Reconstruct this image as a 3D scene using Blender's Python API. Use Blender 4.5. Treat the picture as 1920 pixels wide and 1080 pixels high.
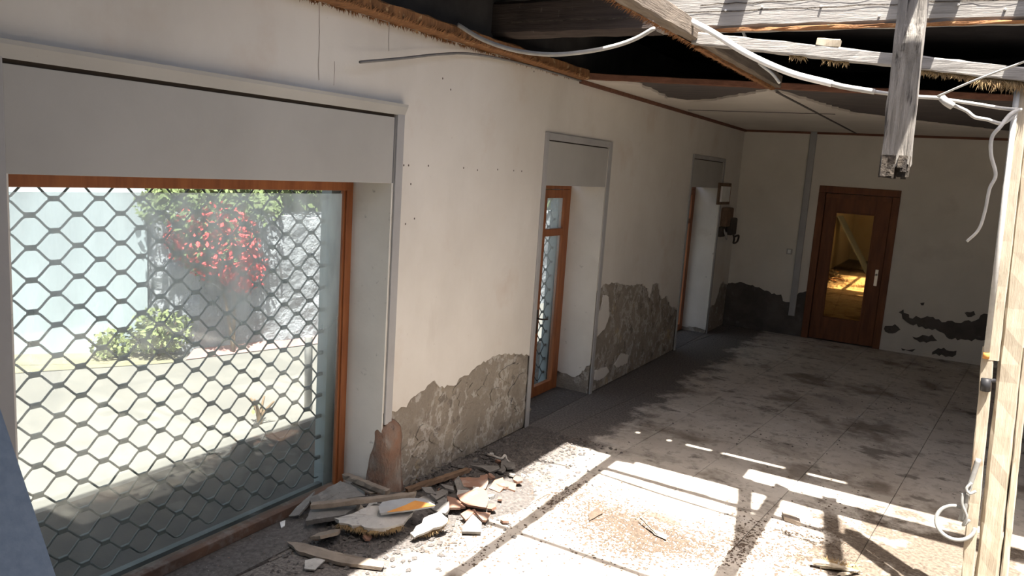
import bpy, bmesh, math, random
from mathutils import Vector, Matrix, noise

for o in list(bpy.data.objects):
    bpy.data.objects.remove(o)
scene = bpy.context.scene
COL = scene.collection
RND = random.Random(11)
R = math.radians

# ------------------------------------------------------------------ camera
# world: left wall is the plane x = 0, +y runs into the room, floor z = 0
cam_d = bpy.data.cameras.new('camera')
cam_d.sensor_width = 36.0
cam_d.lens = 27.0981
cam_d.clip_start = 0.05
cam = bpy.data.objects.new('camera', cam_d)
COL.objects.link(cam)
rt, up, bk = Vector((0.859311, 0.507148, 0.066221)), Vector((-0.135496, 0.100885, 0.985628)), Vector((0.493178, -0.855934, 0.155408))
m = Matrix((rt, up, bk)).transposed().to_4x4()
m.translation = Vector((2.8719, 0.0, 2.1))
cam.matrix_world = m
scene.camera = cam

# ------------------------------------------------------------------ light
SUN = Vector((-0.208, 0.25, -1.0))            # direction the sunlight travels
sl = bpy.data.lights.new('sun', 'SUN')
sl.energy = 13.5
sl.color = (1.0, 0.95, 0.88)
sl.angle = 0.0095
so = bpy.data.objects.new('sun', sl)
so.rotation_euler = SUN.to_track_quat('-Z', 'Y').to_euler()
so.location = (3, -2, 12)
COL.objects.link(so)

world = bpy.data.worlds.new('sky')
scene.world = world
world.use_nodes = True
wn = world.node_tree
wn.nodes.clear()
sky = wn.nodes.new('ShaderNodeTexSky')
sky.sky_type = 'NISHITA'
sky.sun_disc = False
sky.sun_elevation = math.atan2(1.0, 0.325)
sky.sun_rotation = math.atan2(0.208, -0.25)
sky.dust_density = 6.0
bg = wn.nodes.new('ShaderNodeBackground')
bg.inputs['Strength'].default_value = 0.19
wo = wn.nodes.new('ShaderNodeOutputWorld')
wn.links.new(sky.outputs[0], bg.inputs['Color'])
wn.links.new(bg.outputs[0], wo.inputs['Surface'])

vs = scene.view_settings
vs.view_transform = 'Standard'
vs.look = 'None'
vs.gamma = 1.0
vs.use_curve_mapping = False
vs.exposure = 0.93

# ------------------------------------------------------------------ materials
def mat(name, c1, c2=None, scale=4.0, rough=0.85, bump=0.15, bscale=40.0, stretch=(1, 1, 1),
        layers=(), spec=0.25, lo=0.35, hi=0.65, coord='pos', metal=0.0, bdist=0.01, walldirt=False):
    """noise blend c1 > c2, then layers (colour, scale, lo, hi, strength, stretch) blended on top"""
    mt = bpy.data.materials.new(name)
    mt.use_nodes = True
    nt = mt.node_tree
    b = nt.nodes['Principled BSDF']
    b.inputs['Roughness'].default_value = rough
    b.inputs['Specular IOR Level'].default_value = spec
    b.inputs['Metallic'].default_value = metal
    if coord == 'pos':
        src = nt.nodes.new('ShaderNodeNewGeometry').outputs['Position']
    else:
        src = nt.nodes.new('ShaderNodeTexCoord').outputs['Object']
    def coords(st, off=0.0):
        mp = nt.nodes.new('ShaderNodeMapping')
        mp.inputs['Scale'].default_value = st
        mp.inputs['Location'].default_value = (off, off * 1.7, off * 0.6)
        nt.links.new(src, mp.inputs['Vector'])
        return mp.outputs[0]
    def nz(sc, st, off=0.0, det=7.0, rgh=0.6):
        n = nt.nodes.new('ShaderNodeTexNoise')
        n.inputs['Scale'].default_value = sc
        n.inputs['Detail'].default_value = det
        n.inputs['Roughness'].default_value = rgh
        nt.links.new(coords(st, off), n.inputs['Vector'])
        return n.outputs['Fac']
    def ramp(fac, a, c):
        r = nt.nodes.new('ShaderNodeMapRange')
        r.inputs['From Min'].default_value = a
        r.inputs['From Max'].default_value = c
        nt.links.new(fac, r.inputs['Value'])
        return r.outputs[0]
    def mixc(fac, a, c):
        x = nt.nodes.new('ShaderNodeMix')
        x.data_type = 'RGBA'
        nt.links.new(fac, x.inputs[0])
        for sock, v in ((x.inputs[6], a), (x.inputs[7], c)):
            if isinstance(v, tuple):
                sock.default_value = (*v, 1)
            else:
                nt.links.new(v, sock)
        return x.outputs[2]
    col = mixc(ramp(nz(scale, stretch), lo, hi), c1, c2 or c1)
    for i, L in enumerate(layers):
        c, sc, a, e, k, st = (tuple(L) + ((1, 1, 1),))[:6]
        f = nz(sc, st, 3.1 * (i + 1))
        if k < 0:                      # thin vein where the noise crosses a
            k = -k
            sb = nt.nodes.new('ShaderNodeMath')
            sb.operation = 'SUBTRACT'
            sb.inputs[1].default_value = a
            nt.links.new(f, sb.inputs[0])
            ab = nt.nodes.new('ShaderNodeMath')
            ab.operation = 'ABSOLUTE'
            nt.links.new(sb.outputs[0], ab.inputs[0])
            f = ramp(ab.outputs[0], e, e * 0.3)
        else:
            f = ramp(f, a, e)
        mu = nt.nodes.new('ShaderNodeMath')
        mu.operation = 'MULTIPLY'
        mu.inputs[1].default_value = k
        nt.links.new(f, mu.inputs[0])
        col = mixc(mu.outputs[0], col, c)
    if walldirt:                       # dirt swept up beside the left wall: thick at x = 0, gone by x = 0.9
        sp = nt.nodes.new('ShaderNodeSeparateXYZ')
        nt.links.new(src, sp.inputs[0])
        r1 = nt.nodes.new('ShaderNodeMapRange')
        r1.inputs['From Min'].default_value = 0.25
        r1.inputs['From Max'].default_value = 0.95
        r1.inputs['To Min'].default_value = 0.42
        r1.inputs['To Max'].default_value = -0.25
        nt.links.new(sp.outputs[0], r1.inputs[0])
        ad = nt.nodes.new('ShaderNodeMath')
        ad.operation = 'ADD'
        nt.links.new(r1.outputs[0], ad.inputs[0])
        nt.links.new(nz(3.5, (1, 1, 1), 21.0, 9.0, 0.7), ad.inputs[1])
        # dust round the foot of the right hand post
        def mr(sock, a_, b_, c_, d_):
            q_ = nt.nodes.new('ShaderNodeMapRange')
            for nm_, v_ in (('From Min', a_), ('From Max', b_), ('To Min', c_), ('To Max', d_)): q_.inputs[nm_].default_value = v_
            nt.links.new(sock, q_.inputs[0])
            return q_.outputs[0]
        def add2(a_, b_):
            q_ = nt.nodes.new('ShaderNodeMath')
            nt.links.new(a_, q_.inputs[0])
            nt.links.new(b_, q_.inputs[1])
            return q_.outputs[0]
        pd = add2(add2(add2(mr(sp.outputs[0], 1.7, 2.7, -0.22, 0.14), mr(sp.outputs[0], 3.4, 4.0, 0.0, -0.5)), mr(sp.outputs[1], 5.2, 6.2, 0.0, -0.4)), nz(3.0, (1, 1, 1), 41.0, 9.0, 0.7))
        col = mixc(ramp(pd, 0.46, 0.60), col, mixc(ramp(nz(45, (1, 1, 1), 51.0), 0.42, 0.62), (0.15, 0.12, 0.092), (0.085, 0.068, 0.053)))
        col = mixc(ramp(ad.outputs[0], 0.46, 0.62), col, mixc(ramp(nz(60, (1, 1, 1), 31.0), 0.45, 0.6), (0.11, 0.098, 0.09), (0.19, 0.168, 0.15)))
    nt.links.new(col, b.inputs['Base Color'])
    if bump:
        bp = nt.nodes.new('ShaderNodeBump')
        bp.inputs['Strength'].default_value = bump
        bp.inputs['Distance'].default_value = bdist
        nt.links.new(nz(bscale, stretch, 7.7, 5.0), bp.inputs['Height'])
        nt.links.new(bp.outputs[0], b.inputs['Normal'])
    return mt

M = {}
M['paint'] = mat('cream wall paint', (0.66, 0.63, 0.58), (0.61, 0.575, 0.52), 1.3, 0.8, 0.06, 60,
                 layers=[((0.54, 0.44, 0.36), 2.0, 0.56, 0.74, 0.5), ((0.46, 0.43, 0.38), 1.1, 0.5, 0.72, 0.4, (1, 1, 0.5)), ((0.30, 0.26, 0.22), 38, 0.70, 0.78, 0.5),
                         ((0.40, 0.35, 0.30), 3.0, 0.62, 0.80, 0.35, (1, 1, 0.25))])
M['paint_back'] = mat('off white wall paint', (0.67, 0.63, 0.56), (0.59, 0.555, 0.49), 1.1, 0.85, 0.06, 60,
                      layers=[((0.36, 0.31, 0.27), 2.0, 0.58, 0.8, 0.4)])
M['render'] = mat('bare lime render', (0.33, 0.29, 0.235), (0.225, 0.195, 0.16), 3.2, 0.95, 0.9, 26,
                  layers=[((0.38, 0.345, 0.30), 2.6, 0.55, 0.70, 0.5), ((0.44, 0.34, 0.20), 2.2, 0.60, 0.67, 0.7),
                          ((0.14, 0.12, 0.105), 7.0, 0.56, 0.62, 0.7),
                          ((0.50, 0.47, 0.425), 4.2, 0.53, 0.035, -0.6, (1, 1, 0.9)), ((0.25, 0.218, 0.178), 1.7, 0.50, 0.58, 0.85),
                          ((0.52, 0.49, 0.45), 11, 0.60, 0.63, 0.6, (1, 1, 0.8))], bdist=0.02)
M['render_shaded'] = mat('dark shaded render', (0.125, 0.11, 0.095), (0.085, 0.075, 0.066), 4.0, 0.95, 0.8, 24,  # back wall render, its shade painted in as a darker tone
                       layers=[((0.22, 0.20, 0.18), 5.0, 0.60, 0.70, 0.5)], bdist=0.02)
M['reveal'] = mat('grey white reveal plaster', (0.66, 0.63, 0.575), (0.58, 0.555, 0.505), 2.0, 0.85, 0.12, 40,
                  layers=[((0.22, 0.21, 0.19), 16, 0.66, 0.74, 0.6), ((0.38, 0.33, 0.28), 3.0, 0.6, 0.78, 0.35)])
M['trim'] = mat('grey trim paint', (0.37, 0.365, 0.36), (0.32, 0.315, 0.31), 3.0, 0.6, 0.08, 50)
M['header'] = mat('grey header board paint', (0.40, 0.39, 0.365), (0.355, 0.345, 0.32), 1.4, 0.65, 0.05, 50,
                  layers=[((0.22, 0.19, 0.16), 45, 0.73, 0.79, 0.6)])
M['frame'] = mat('varnished orange brown wood', (0.30, 0.105, 0.035), (0.20, 0.062, 0.02), 6.0, 0.5, 0.1, 60,
                 stretch=(3, 3, 0.4), spec=0.4)
M['railwood'] = mat('dusty dark brown rail wood', (0.13, 0.075, 0.05), (0.085, 0.055, 0.042), 6.0, 0.8, 0.2, 60,
                    layers=[((0.20, 0.175, 0.155), 9, 0.52, 0.66, 0.6)])
M['door'] = mat('brown varnished door wood', (0.18, 0.066, 0.024), (0.115, 0.04, 0.016), 6.0, 0.65, 0.08, 60,
                stretch=(3, 3, 0.4), spec=0.4)
M['old'] = mat('weathered grey timber', (0.30, 0.285, 0.265), (0.21, 0.198, 0.185), 7.0, 0.9, 0.5, 30,
               stretch=(0.35, 4, 6), layers=[((0.07, 0.06, 0.053), 9, 0.61, 0.70, 0.8, (0.2, 5, 9))])
M['olday'] = mat('weathered brown timber', (0.20, 0.165, 0.13), (0.12, 0.095, 0.075), 7.0, 0.9, 0.5, 30,
                 stretch=(5, 0.35, 5), layers=[((0.30, 0.27, 0.235), 5, 0.62, 0.74, 0.5, (5, 0.3, 5))])
M['hang'] = mat('rotten weathered timber', (0.40, 0.37, 0.33), (0.22, 0.20, 0.175), 9.0, 0.95, 0.9, 30,
                stretch=(6, 6, 0.45), layers=[((0.045, 0.04, 0.036), 10, 0.55, 0.64, 0.9, (7, 7, 0.5))])
M['char'] = mat('black rotted wood', (0.035, 0.03, 0.027), (0.11, 0.09, 0.07), 22, 0.95, 0.9, 60)
M['post'] = mat('pale sawn post timber', (0.42, 0.365, 0.285), (0.33, 0.28, 0.21), 7.0, 0.85, 0.35, 40,
                stretch=(6, 6, 0.4), layers=[((0.22, 0.125, 0.065), 6, 0.64, 0.72, 0.7, (3, 3, 0.8))])
M['torn'] = mat('torn orange brown lath', (0.30, 0.145, 0.062), (0.17, 0.082, 0.038), 12, 0.9, 0.7, 50,
                stretch=(1, 5, 1), layers=[((0.60, 0.42, 0.22), 14, 0.6, 0.7, 0.7)])
M['batten'] = mat('red brown batten', (0.19, 0.088, 0.055), (0.12, 0.055, 0.036), 6.0, 0.85, 0.3, 40, stretch=(0.5, 4, 4))
M['shelter_shaded'] = mat('sheltered timber with painted shade', (0.075, 0.058, 0.05), (0.045, 0.035, 0.031), 7.0, 0.9, 0.5, 30, stretch=(0.35, 4, 6),  # unweathered brown, darkened further to paint the roof's shade
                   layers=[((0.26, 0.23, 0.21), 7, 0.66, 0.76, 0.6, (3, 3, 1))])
M['attic_dark'] = mat('masonry darkened for shade', (0.05, 0.047, 0.046), (0.032, 0.03, 0.03), 4.0, 0.95, 0.5, 24)  # attic shade painted as a dark tone on the wall top
M['attic'] = mat('roof boards darkened for shade', (0.035, 0.032, 0.034), (0.022, 0.02, 0.022), 5.0, 0.95, 0.3, 30)  # near black stands in for the dark under the roof
M['lath'] = mat('grey brown lath board', (0.125, 0.105, 0.095), (0.085, 0.076, 0.074), 5.0, 0.95, 0.4, 40, stretch=(1, 4, 1))
M['ceil'] = mat('cream ceiling paint', (0.66, 0.61, 0.54), (0.58, 0.53, 0.47), 1.4, 0.85, 0.05, 50)
M['reed'] = mat('straw reed fibre', (0.33, 0.235, 0.12), (0.20, 0.13, 0.065), 20, 0.9, 0.4, 80)
M['tile'] = mat('cement floor tile with dust', (0.56, 0.515, 0.455), (0.46, 0.415, 0.36), 1.6, 0.9, 0.25, 60,
                layers=[((0.40, 0.35, 0.295), 1.1, 0.48, 0.66, 0.7), ((0.20, 0.175, 0.15), 1.9, 0.57, 0.68, 0.6, (1, 1.3, 1)),
                        ((0.17, 0.145, 0.12), 14, 0.54, 0.67, 0.45, (1, 0.7, 1)), ((0.18, 0.152, 0.122), 5, 0.56, 0.67, 0.45),
                        ((0.10, 0.085, 0.07), 24, 0.65, 0.70, 0.8), ((0.60, 0.58, 0.55), 3.1, 0.62, 0.7, 0.5), ((0.15, 0.118, 0.09), 1.3, 0.55, 0.64, 0.75), ((0.10, 0.085, 0.07), 2.8, 0.60, 0.66, 0.7, (1, 1.4, 1))], walldirt=True)
M['joint'] = mat('dark joint bed', (0.20, 0.175, 0.15), (0.12, 0.105, 0.09), 3, 0.95, 0.2, 40)
M['grit'] = mat('dark rubble grit', (0.13, 0.117, 0.108), (0.07, 0.064, 0.06), 45, 0.95, 0.4, 90,
                layers=[((0.34, 0.32, 0.30), 60, 0.64, 0.70, 0.9), ((0.24, 0.13, 0.09), 50, 0.66, 0.70, 0.8)])
M['dust'] = mat('brown dust and chips', (0.135, 0.10, 0.075), (0.085, 0.064, 0.048), 30, 0.95, 0.4, 90,
                layers=[((0.24, 0.185, 0.14), 40, 0.62, 0.7, 0.8)])
M['terra'] = mat('terracotta', (0.30, 0.165, 0.115), (0.22, 0.14, 0.105), 9, 0.9, 0.25, 50,
                 layers=[((0.42, 0.38, 0.34), 7, 0.55, 0.7, 0.6)])
M['slate'] = mat('grey plaster shard', (0.20, 0.19, 0.175), (0.14, 0.132, 0.122), 9, 0.95, 0.5, 50,
                 layers=[((0.27, 0.255, 0.235), 16, 0.58, 0.68, 0.6), ((0.08, 0.072, 0.065), 30, 0.64, 0.70, 0.7)])
M['pale'] = mat('whitish plaster', (0.46, 0.44, 0.41), (0.36, 0.345, 0.32), 10, 0.95, 0.4, 50,
                layers=[((0.20, 0.19, 0.185), 18, 0.58, 0.66, 0.7), ((0.26, 0.19, 0.13), 6, 0.60, 0.70, 0.5)])
M['stick'] = mat('dusty grey brown wood', (0.27, 0.225, 0.18), (0.19, 0.155, 0.125), 9, 0.9, 0.4, 50)
M['stickbrown'] = mat('brown wood strip', (0.20, 0.13, 0.085), (0.13, 0.085, 0.055), 9, 0.9, 0.4, 50)
M['orange'] = mat('fresh orange split wood', (0.58, 0.27, 0.07), (0.45, 0.19, 0.05), 8, 0.8, 0.3, 50)
M['bluegrey'] = mat('blue grey painted board', (0.33, 0.35, 0.37), (0.28, 0.28, 0.28), 6, 0.8, 0.2, 50)
M['block'] = mat('worn reddish masonry', (0.24, 0.14, 0.095), (0.18, 0.115, 0.085), 7, 0.95, 0.8, 22, stretch=(1, 1, 0.5),
                 layers=[((0.36, 0.32, 0.28), 9, 0.54, 0.64, 0.8, (1, 1, 0.4)), ((0.22, 0.195, 0.17), 5, 0.48, 0.66, 0.7), ((0.08, 0.06, 0.05), 16, 0.62, 0.68, 0.7)], bdist=0.03)
M['sheet'] = mat('grey panel', (0.25, 0.315, 0.40), (0.21, 0.27, 0.35), 30, 0.7, 0.1, 90)  # blue of the skylight painted into a grey panel
M['grille'] = mat('galvanised dark grille steel', (0.085, 0.10, 0.10), (0.06, 0.07, 0.07), 8, 0.6, 0.05, 40, metal=0.3)
M['rail'] = mat('grey green guide rail', (0.22, 0.26, 0.26), (0.17, 0.20, 0.20), 4, 0.5, 0.05, 40)
M['white'] = mat('white plastic', (0.74, 0.74, 0.72), (0.66, 0.66, 0.64), 9, 0.5, 0.03, 50)
M['wirewhite'] = mat('dusty white cable', (0.40, 0.39, 0.365), (0.32, 0.31, 0.29), 20, 0.6, 0.03, 50)
M['wirecoil'] = mat('dull grey cable', (0.24, 0.24, 0.23), (0.18, 0.18, 0.17), 20, 0.6, 0.03, 50)
M['wiregrey'] = mat('grey cable', (0.20, 0.19, 0.18), (0.15, 0.145, 0.14), 20, 0.6, 0.03, 50)
M['black'] = mat('black plastic', (0.02, 0.02, 0.022), None, 9, 0.5, 0.03, 50)
M['dark'] = mat('dark iron', (0.035, 0.032, 0.03), (0.06, 0.045, 0.035), 15, 0.6, 0.2, 50)
M['brass'] = mat('dull nickel', (0.62, 0.58, 0.50), None, 9, 0.35, 0.02, 50, metal=0.9)
M['crack'] = mat('hairline crack', (0.20, 0.165, 0.135), None, 9, 0.95, 0, 50)
M['hole'] = mat('drill hole and gap shadow', (0.10, 0.08, 0.065), None, 9, 0.95, 0, 50)
M['street'] = mat('pale dusty asphalt', (0.135, 0.129, 0.117), (0.12, 0.115, 0.105), 2.0, 0.95, 0.2, 40)
M['pave_shaded'] = mat('stony sidewalk', (0.058, 0.052, 0.044), (0.038, 0.036, 0.033), 3.0, 0.95, 0.5, 14,  # darkened to carry the building's shade on the sidewalk
                layers=[((0.11, 0.08, 0.06), 1.6, 0.56, 0.68, 0.8)])
M['verge'] = mat('dry grass verge', (0.19, 0.17, 0.12), (0.14, 0.135, 0.085), 4.0, 0.95, 0.5, 30)
M['kerb'] = mat('faded red kerb', (0.30, 0.15, 0.135), (0.27, 0.19, 0.17), 4.0, 0.95, 0.2, 30)
M['whitewall'] = mat('white street wall', (0.36, 0.42, 0.45), (0.34, 0.40, 0.43), 1.0, 0.9, 0.05, 30)
M['stone'] = mat('rough grey stone render', (0.30, 0.315, 0.34), (0.20, 0.21, 0.23), 5.0, 0.95, 0.9, 12, bdist=0.05)
M['leaf'] = mat('green leaves', (0.12, 0.155, 0.062), (0.07, 0.095, 0.035), 9.0, 0.7, 0, 30)
M['leafdry'] = mat('yellow green weeds', (0.17, 0.20, 0.08), (0.12, 0.15, 0.06), 9.0, 0.8, 0, 30)
M['flower'] = mat('red bougainvillea bracts', (0.62, 0.075, 0.07), (0.50, 0.05, 0.06), 12.0, 0.7, 0, 30)
M['stem'] = mat('brown stems', (0.16, 0.11, 0.07), None, 12.0, 0.9, 0, 30)
M['conc'] = mat('grey outside concrete', (0.42, 0.41, 0.39), (0.35, 0.34, 0.33), 3.0, 0.95, 0.3, 30)

def glass_mat(name, tint, haze_col, haze, haze_var, gloss=0.06, top_haze=False):
    mt = bpy.data.materials.new(name)
    mt.use_nodes = True
    nt = mt.node_tree
    nt.nodes.clear()
    out = nt.nodes.new('ShaderNodeOutputMaterial')
    tr = nt.nodes.new('ShaderNodeBsdfTransparent')
    tr.inputs[0].default_value = (*tint, 1)
    df = nt.nodes.new('ShaderNodeBsdfDiffuse')
    df.inputs[0].default_value = (*haze_col, 1)
    tl = nt.nodes.new('ShaderNodeBsdfTranslucent')
    tl.inputs[0].default_value = (*haze_col, 1)
    hz = nt.nodes.new('ShaderNodeMixShader')
    hz.inputs[0].default_value = 0.55
    nt.links.new(df.outputs[0], hz.inputs[1])
    nt.links.new(tl.outputs[0], hz.inputs[2])
    geo = nt.nodes.new('ShaderNodeNewGeometry')
    mp = nt.nodes.new('ShaderNodeMapping')
    mp.inputs['Scale'].default_value = (1, 3.0, 0.8)
    nt.links.new(geo.outputs['Position'], mp.inputs[0])
    n = nt.nodes.new('ShaderNodeTexNoise')
    n.inputs['Scale'].default_value = 2.2
    n.inputs['Detail'].default_value = 6
    nt.links.new(mp.outputs[0], n.inputs['Vector'])
    r = nt.nodes.new('ShaderNodeMapRange')
    r.inputs['From Min'].default_value = 0.3
    r.inputs['From Max'].default_value = 0.7
    r.inputs['To Min'].default_value = max(0, haze - haze_var)
    r.inputs['To Max'].default_value = haze + haze_var
    nt.links.new(n.outputs['Fac'], r.inputs[0])
    fac = r.outputs[0]
    if top_haze:                       # dusty film; height ramp paints the light veil, thin before the shaded sidewalk
        sp = nt.nodes.new('ShaderNodeSeparateXYZ')
        nt.links.new(geo.outputs['Position'], sp.inputs[0])
        r2 = nt.nodes.new('ShaderNodeMapRange')
        r2.inputs['From Min'].default_value = 0.48
        r2.inputs['From Max'].default_value = 1.75
        r2.inputs['To Min'].default_value = 0.045
        r2.inputs['To Max'].default_value = 1.0
        nt.links.new(sp.outputs[2], r2.inputs[0])
        mu = nt.nodes.new('ShaderNodeMath')
        mu.operation = 'MULTIPLY'
        nt.links.new(fac, mu.inputs[0])
        nt.links.new(r2.outputs[0], mu.inputs[1])
        fac = mu.outputs[0]
    m1 = nt.nodes.new('ShaderNodeMixShader')
    nt.links.new(fac, m1.inputs[0])
    nt.links.new(tr.outputs[0], m1.inputs[1])
    nt.links.new(hz.outputs[0], m1.inputs[2])
    gl = nt.nodes.new('ShaderNodeBsdfGlossy')
    gl.inputs['Roughness'].default_value = 0.03
    m2 = nt.nodes.new('ShaderNodeMixShader')
    m2.inputs[0].default_value = gloss
    nt.links.new(m1.outputs[0], m2.inputs[1])
    nt.links.new(gl.outputs[0], m2.inputs[2])
    nt.links.new(m2.outputs[0], out.inputs[0])
    return mt

M['glass'] = glass_mat('clear pane', (0.95, 0.97, 0.96), (0.8, 0.8, 0.8), 0.01, 0.01, 0.05)
M['film'] = glass_mat('dusty film on the pane', (0.93, 0.96, 0.96), (0.80, 0.87, 0.87), 0.46, 0.16, 0.0, True)
M['doorglass'] = glass_mat('dusty door pane', (0.90, 0.94, 0.94), (0.70, 0.76, 0.76), 0.30, 0.10, 0.05, True)

def amber_mat():
    mt = bpy.data.materials.new('bronze mirror glass')
    mt.use_nodes = True
    nt = mt.node_tree
    nt.nodes.clear()
    out = nt.nodes.new('ShaderNodeOutputMaterial')
    tr = nt.nodes.new('ShaderNodeBsdfTransparent')
    tr.inputs[0].default_value = (0.30, 0.13, 0.03, 1)
    gl = nt.nodes.new('ShaderNodeBsdfGlossy')
    gl.inputs[0].default_value = (1.0, 0.56, 0.17, 1)
    gl.inputs['Roughness'].default_value = 0.02
    mx = nt.nodes.new('ShaderNodeMixShader')
    mx.inputs[0].default_value = 0.6
    nt.links.new(tr.outputs[0], mx.inputs[1])
    nt.links.new(gl.outputs[0], mx.inputs[2])
    nt.links.new(mx.outputs[0], out.inputs[0])
    return mt
M['amber'] = amber_mat()

# ------------------------------------------------------------------ helpers
def tag(o, label=None, cat=None, group=None, kind=None):
    if label: o['label'] = label
    if cat: o['category'] = cat
    if group: o['group'] = group
    if kind: o['kind'] = kind
    return o

def mk(name, vs_, fs, m_, parent=None, smooth=False):
    me = bpy.data.meshes.new(name)
    me.from_pydata([tuple(v) for v in vs_], [], fs)
    me.materials.append(M[m_] if isinstance(m_, str) else m_)
    me.update()
    if smooth:
        me.polygons.foreach_set('use_smooth', [True] * len(me.polygons))
    o = bpy.data.objects.new(name, me)
    COL.objects.link(o)
    o.parent = parent
    return o

def empty(name, loc=(0, 0, 0)):
    o = bpy.data.objects.new(name, None)
    o.empty_display_size = 0.1
    o.location = loc
    COL.objects.link(o)
    return o

BOXF = [(0, 3, 2, 1), (4, 5, 6, 7), (0, 1, 5, 4), (1, 2, 6, 5), (2, 3, 7, 6), (3, 0, 4, 7)]
def boxv(x0, x1, y0, y1, z0, z1):
    return [(x0, y0, z0), (x1, y0, z0), (x1, y1, z0), (x0, y1, z0), (x0, y0, z1), (x1, y0, z1), (x1, y1, z1), (x0, y1, z1)]

def box(name, x0, x1, y0, y1, z0, z1, m_, parent=None, bev=0.0):
    o = mk(name, boxv(x0, x1, y0, y1, z0, z1), BOXF, m_, parent)
    if bev:
        bm = bmesh.new()
        bm.from_mesh(o.data)
        bmesh.ops.bevel(bm, geom=bm.edges[:], offset=bev, segments=2, affect='EDGES', profile=0.5)
        bm.to_mesh(o.data)
        bm.free()
    return o

class Acc:
    """collects geometry for one mesh"""
    def __init__(self): self.v, self.f = [], []
    def add(self, vs_, fs):
        k = len(self.v)
        self.v += [tuple(v) for v in vs_]
        self.f += [tuple(i + k for i in f) for f in fs]
    def box(self, *a): self.add(boxv(*a), BOXF)
    def build(self, name, m_, parent=None, smooth=False): return mk(name, self.v, self.f, m_, parent, smooth)

def frame_of(d, upv=(0, 0, 1)):
    d = Vector(d).normalized()
    u = Vector(upv)
    if abs(d.dot(u)) > 0.95: u = Vector((0, 1, 0))
    s = d.cross(u).normalized()
    return d, s, s.cross(d).normalized()

def beam_geo(p0, p1, w, h, seg=14, jit=0.004, seed=0, taper=0.0, ends=0.0, upv=(0, 0, 1)):
    rg = random.Random(seed)
    p0, p1 = Vector(p0), Vector(p1)
    d, s, t = frame_of(p1 - p0, upv)
    prof = []
    b = min(w, h) * 0.12
    for sx, sz in ((-1, -1), (1, -1), (1, 1), (-1, 1)):
        a = Vector((sx * w / 2, sz * h / 2))
        if (sx, sz) in ((-1, -1), (1, 1)):
            prof += [a - Vector((0, sz * b)), a - Vector((sx * b, 0))]
        else:
            prof += [a - Vector((sx * b, 0)), a - Vector((0, sz * b))]
    vs_, fs = [], []
    n = len(prof)
    for i in range(seg + 1):
        k = i / seg
        c = p0.lerp(p1, k)
        sc = 1 - taper * k
        for q in prof:
            e = 0.0
            if i in (0, seg): e = rg.uniform(-ends, ends)
            vs_.append(c + s * (q.x * sc + rg.uniform(-jit, jit)) + t * (q.y * sc + rg.uniform(-jit, jit)) + d * e)
    for i in range(seg):
        for j in range(n):
            a, b2 = i * n + j, i * n + (j + 1) % n
            fs.append((a, b2, b2 + n, a + n))
    fs.append(tuple(range(n - 1, -1, -1)))
    fs.append(tuple(range(seg * n, seg * n + n)))
    return vs_, fs

def beam(name, p0, p1, w, h, m_, parent=None, **k):
    v, f = beam_geo(p0, p1, w, h, **k)
    return mk(name, v, f, m_, parent)

def spline(pts, n=8):
    """Catmull-Rom through the points"""
    P = [Vector(p) for p in pts]
    P = [P[0] * 2 - P[1]] + P + [P[-1] * 2 - P[-2]]
    out = []
    for i in range(1, len(P) - 2):
        a, b, c, d = P[i - 1], P[i], P[i + 1], P[i + 2]
        for j in range(n):
            t = j / n
            out.append(0.5 * ((2 * b) + (c - a) * t + (2 * a - 5 * b + 4 * c - d) * t * t + (3 * b - a - 3 * c + d) * t ** 3))
    out.append(P[-2].copy())
    return out

def tube_geo(path, r, sides=8, r1=None):
    path = [Vector(p) for p in path]
    vs_, fs = [], []
    n = len(path)
    prev = None
    for i, p in enumerate(path):
        d = (path[min(i + 1, n - 1)] - path[max(i - 1, 0)]).normalized()
        if prev is None:
            u = Vector((0, 0, 1)) if abs(d.z) < 0.9 else Vector((1, 0, 0))
            s = d.cross(u).normalized()
        else:
            s = (prev - d * prev.dot(d)).normalized()
        prev = s
        t = d.cross(s)
        rr = r if r1 is None else r + (r1 - r) * i / (n - 1)
        for k in range(sides):
            a = 2 * math.pi * k / sides
            vs_.append(p + s * (rr * math.cos(a)) + t * (rr * math.sin(a)))
    for i in range(n - 1):
        for k in range(sides):
            a, b = i * sides + k, i * sides + (k + 1) % sides
            fs.append((a, b, b + sides, a + sides))
    fs.append(tuple(range(sides - 1, -1, -1)))
    fs.append(tuple(range((n - 1) * sides, n * sides)))
    return vs_, fs

def tube(name, path, r, m_, parent=None, sides=8, r1=None):
    v, f = tube_geo(path, r, sides, r1)
    return mk(name, v, f, m_, parent, True)

def jag(pts, step=0.03, amp=0.012, closed=False, seed=1):
    """subdivide a 2D polyline and roughen it"""
    rg = random.Random(seed)
    out = []
    n = len(pts)
    for i in range(n if closed else n - 1):
        a, b = Vector(pts[i]), Vector(pts[(i + 1) % n])
        L = (b - a).length
        k = max(1, int(L / step))
        nn = Vector((-(b - a).y, (b - a).x)) / max(L, 1e-6)
        for j in range(k):
            q = a.lerp(b, j / k)
            if j:
                q = q + nn * rg.uniform(-amp, amp) + (b - a) / k * rg.uniform(-0.25, 0.25)
            out.append(q)
    if not closed: out.append(Vector(pts[-1]))
    return out

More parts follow.
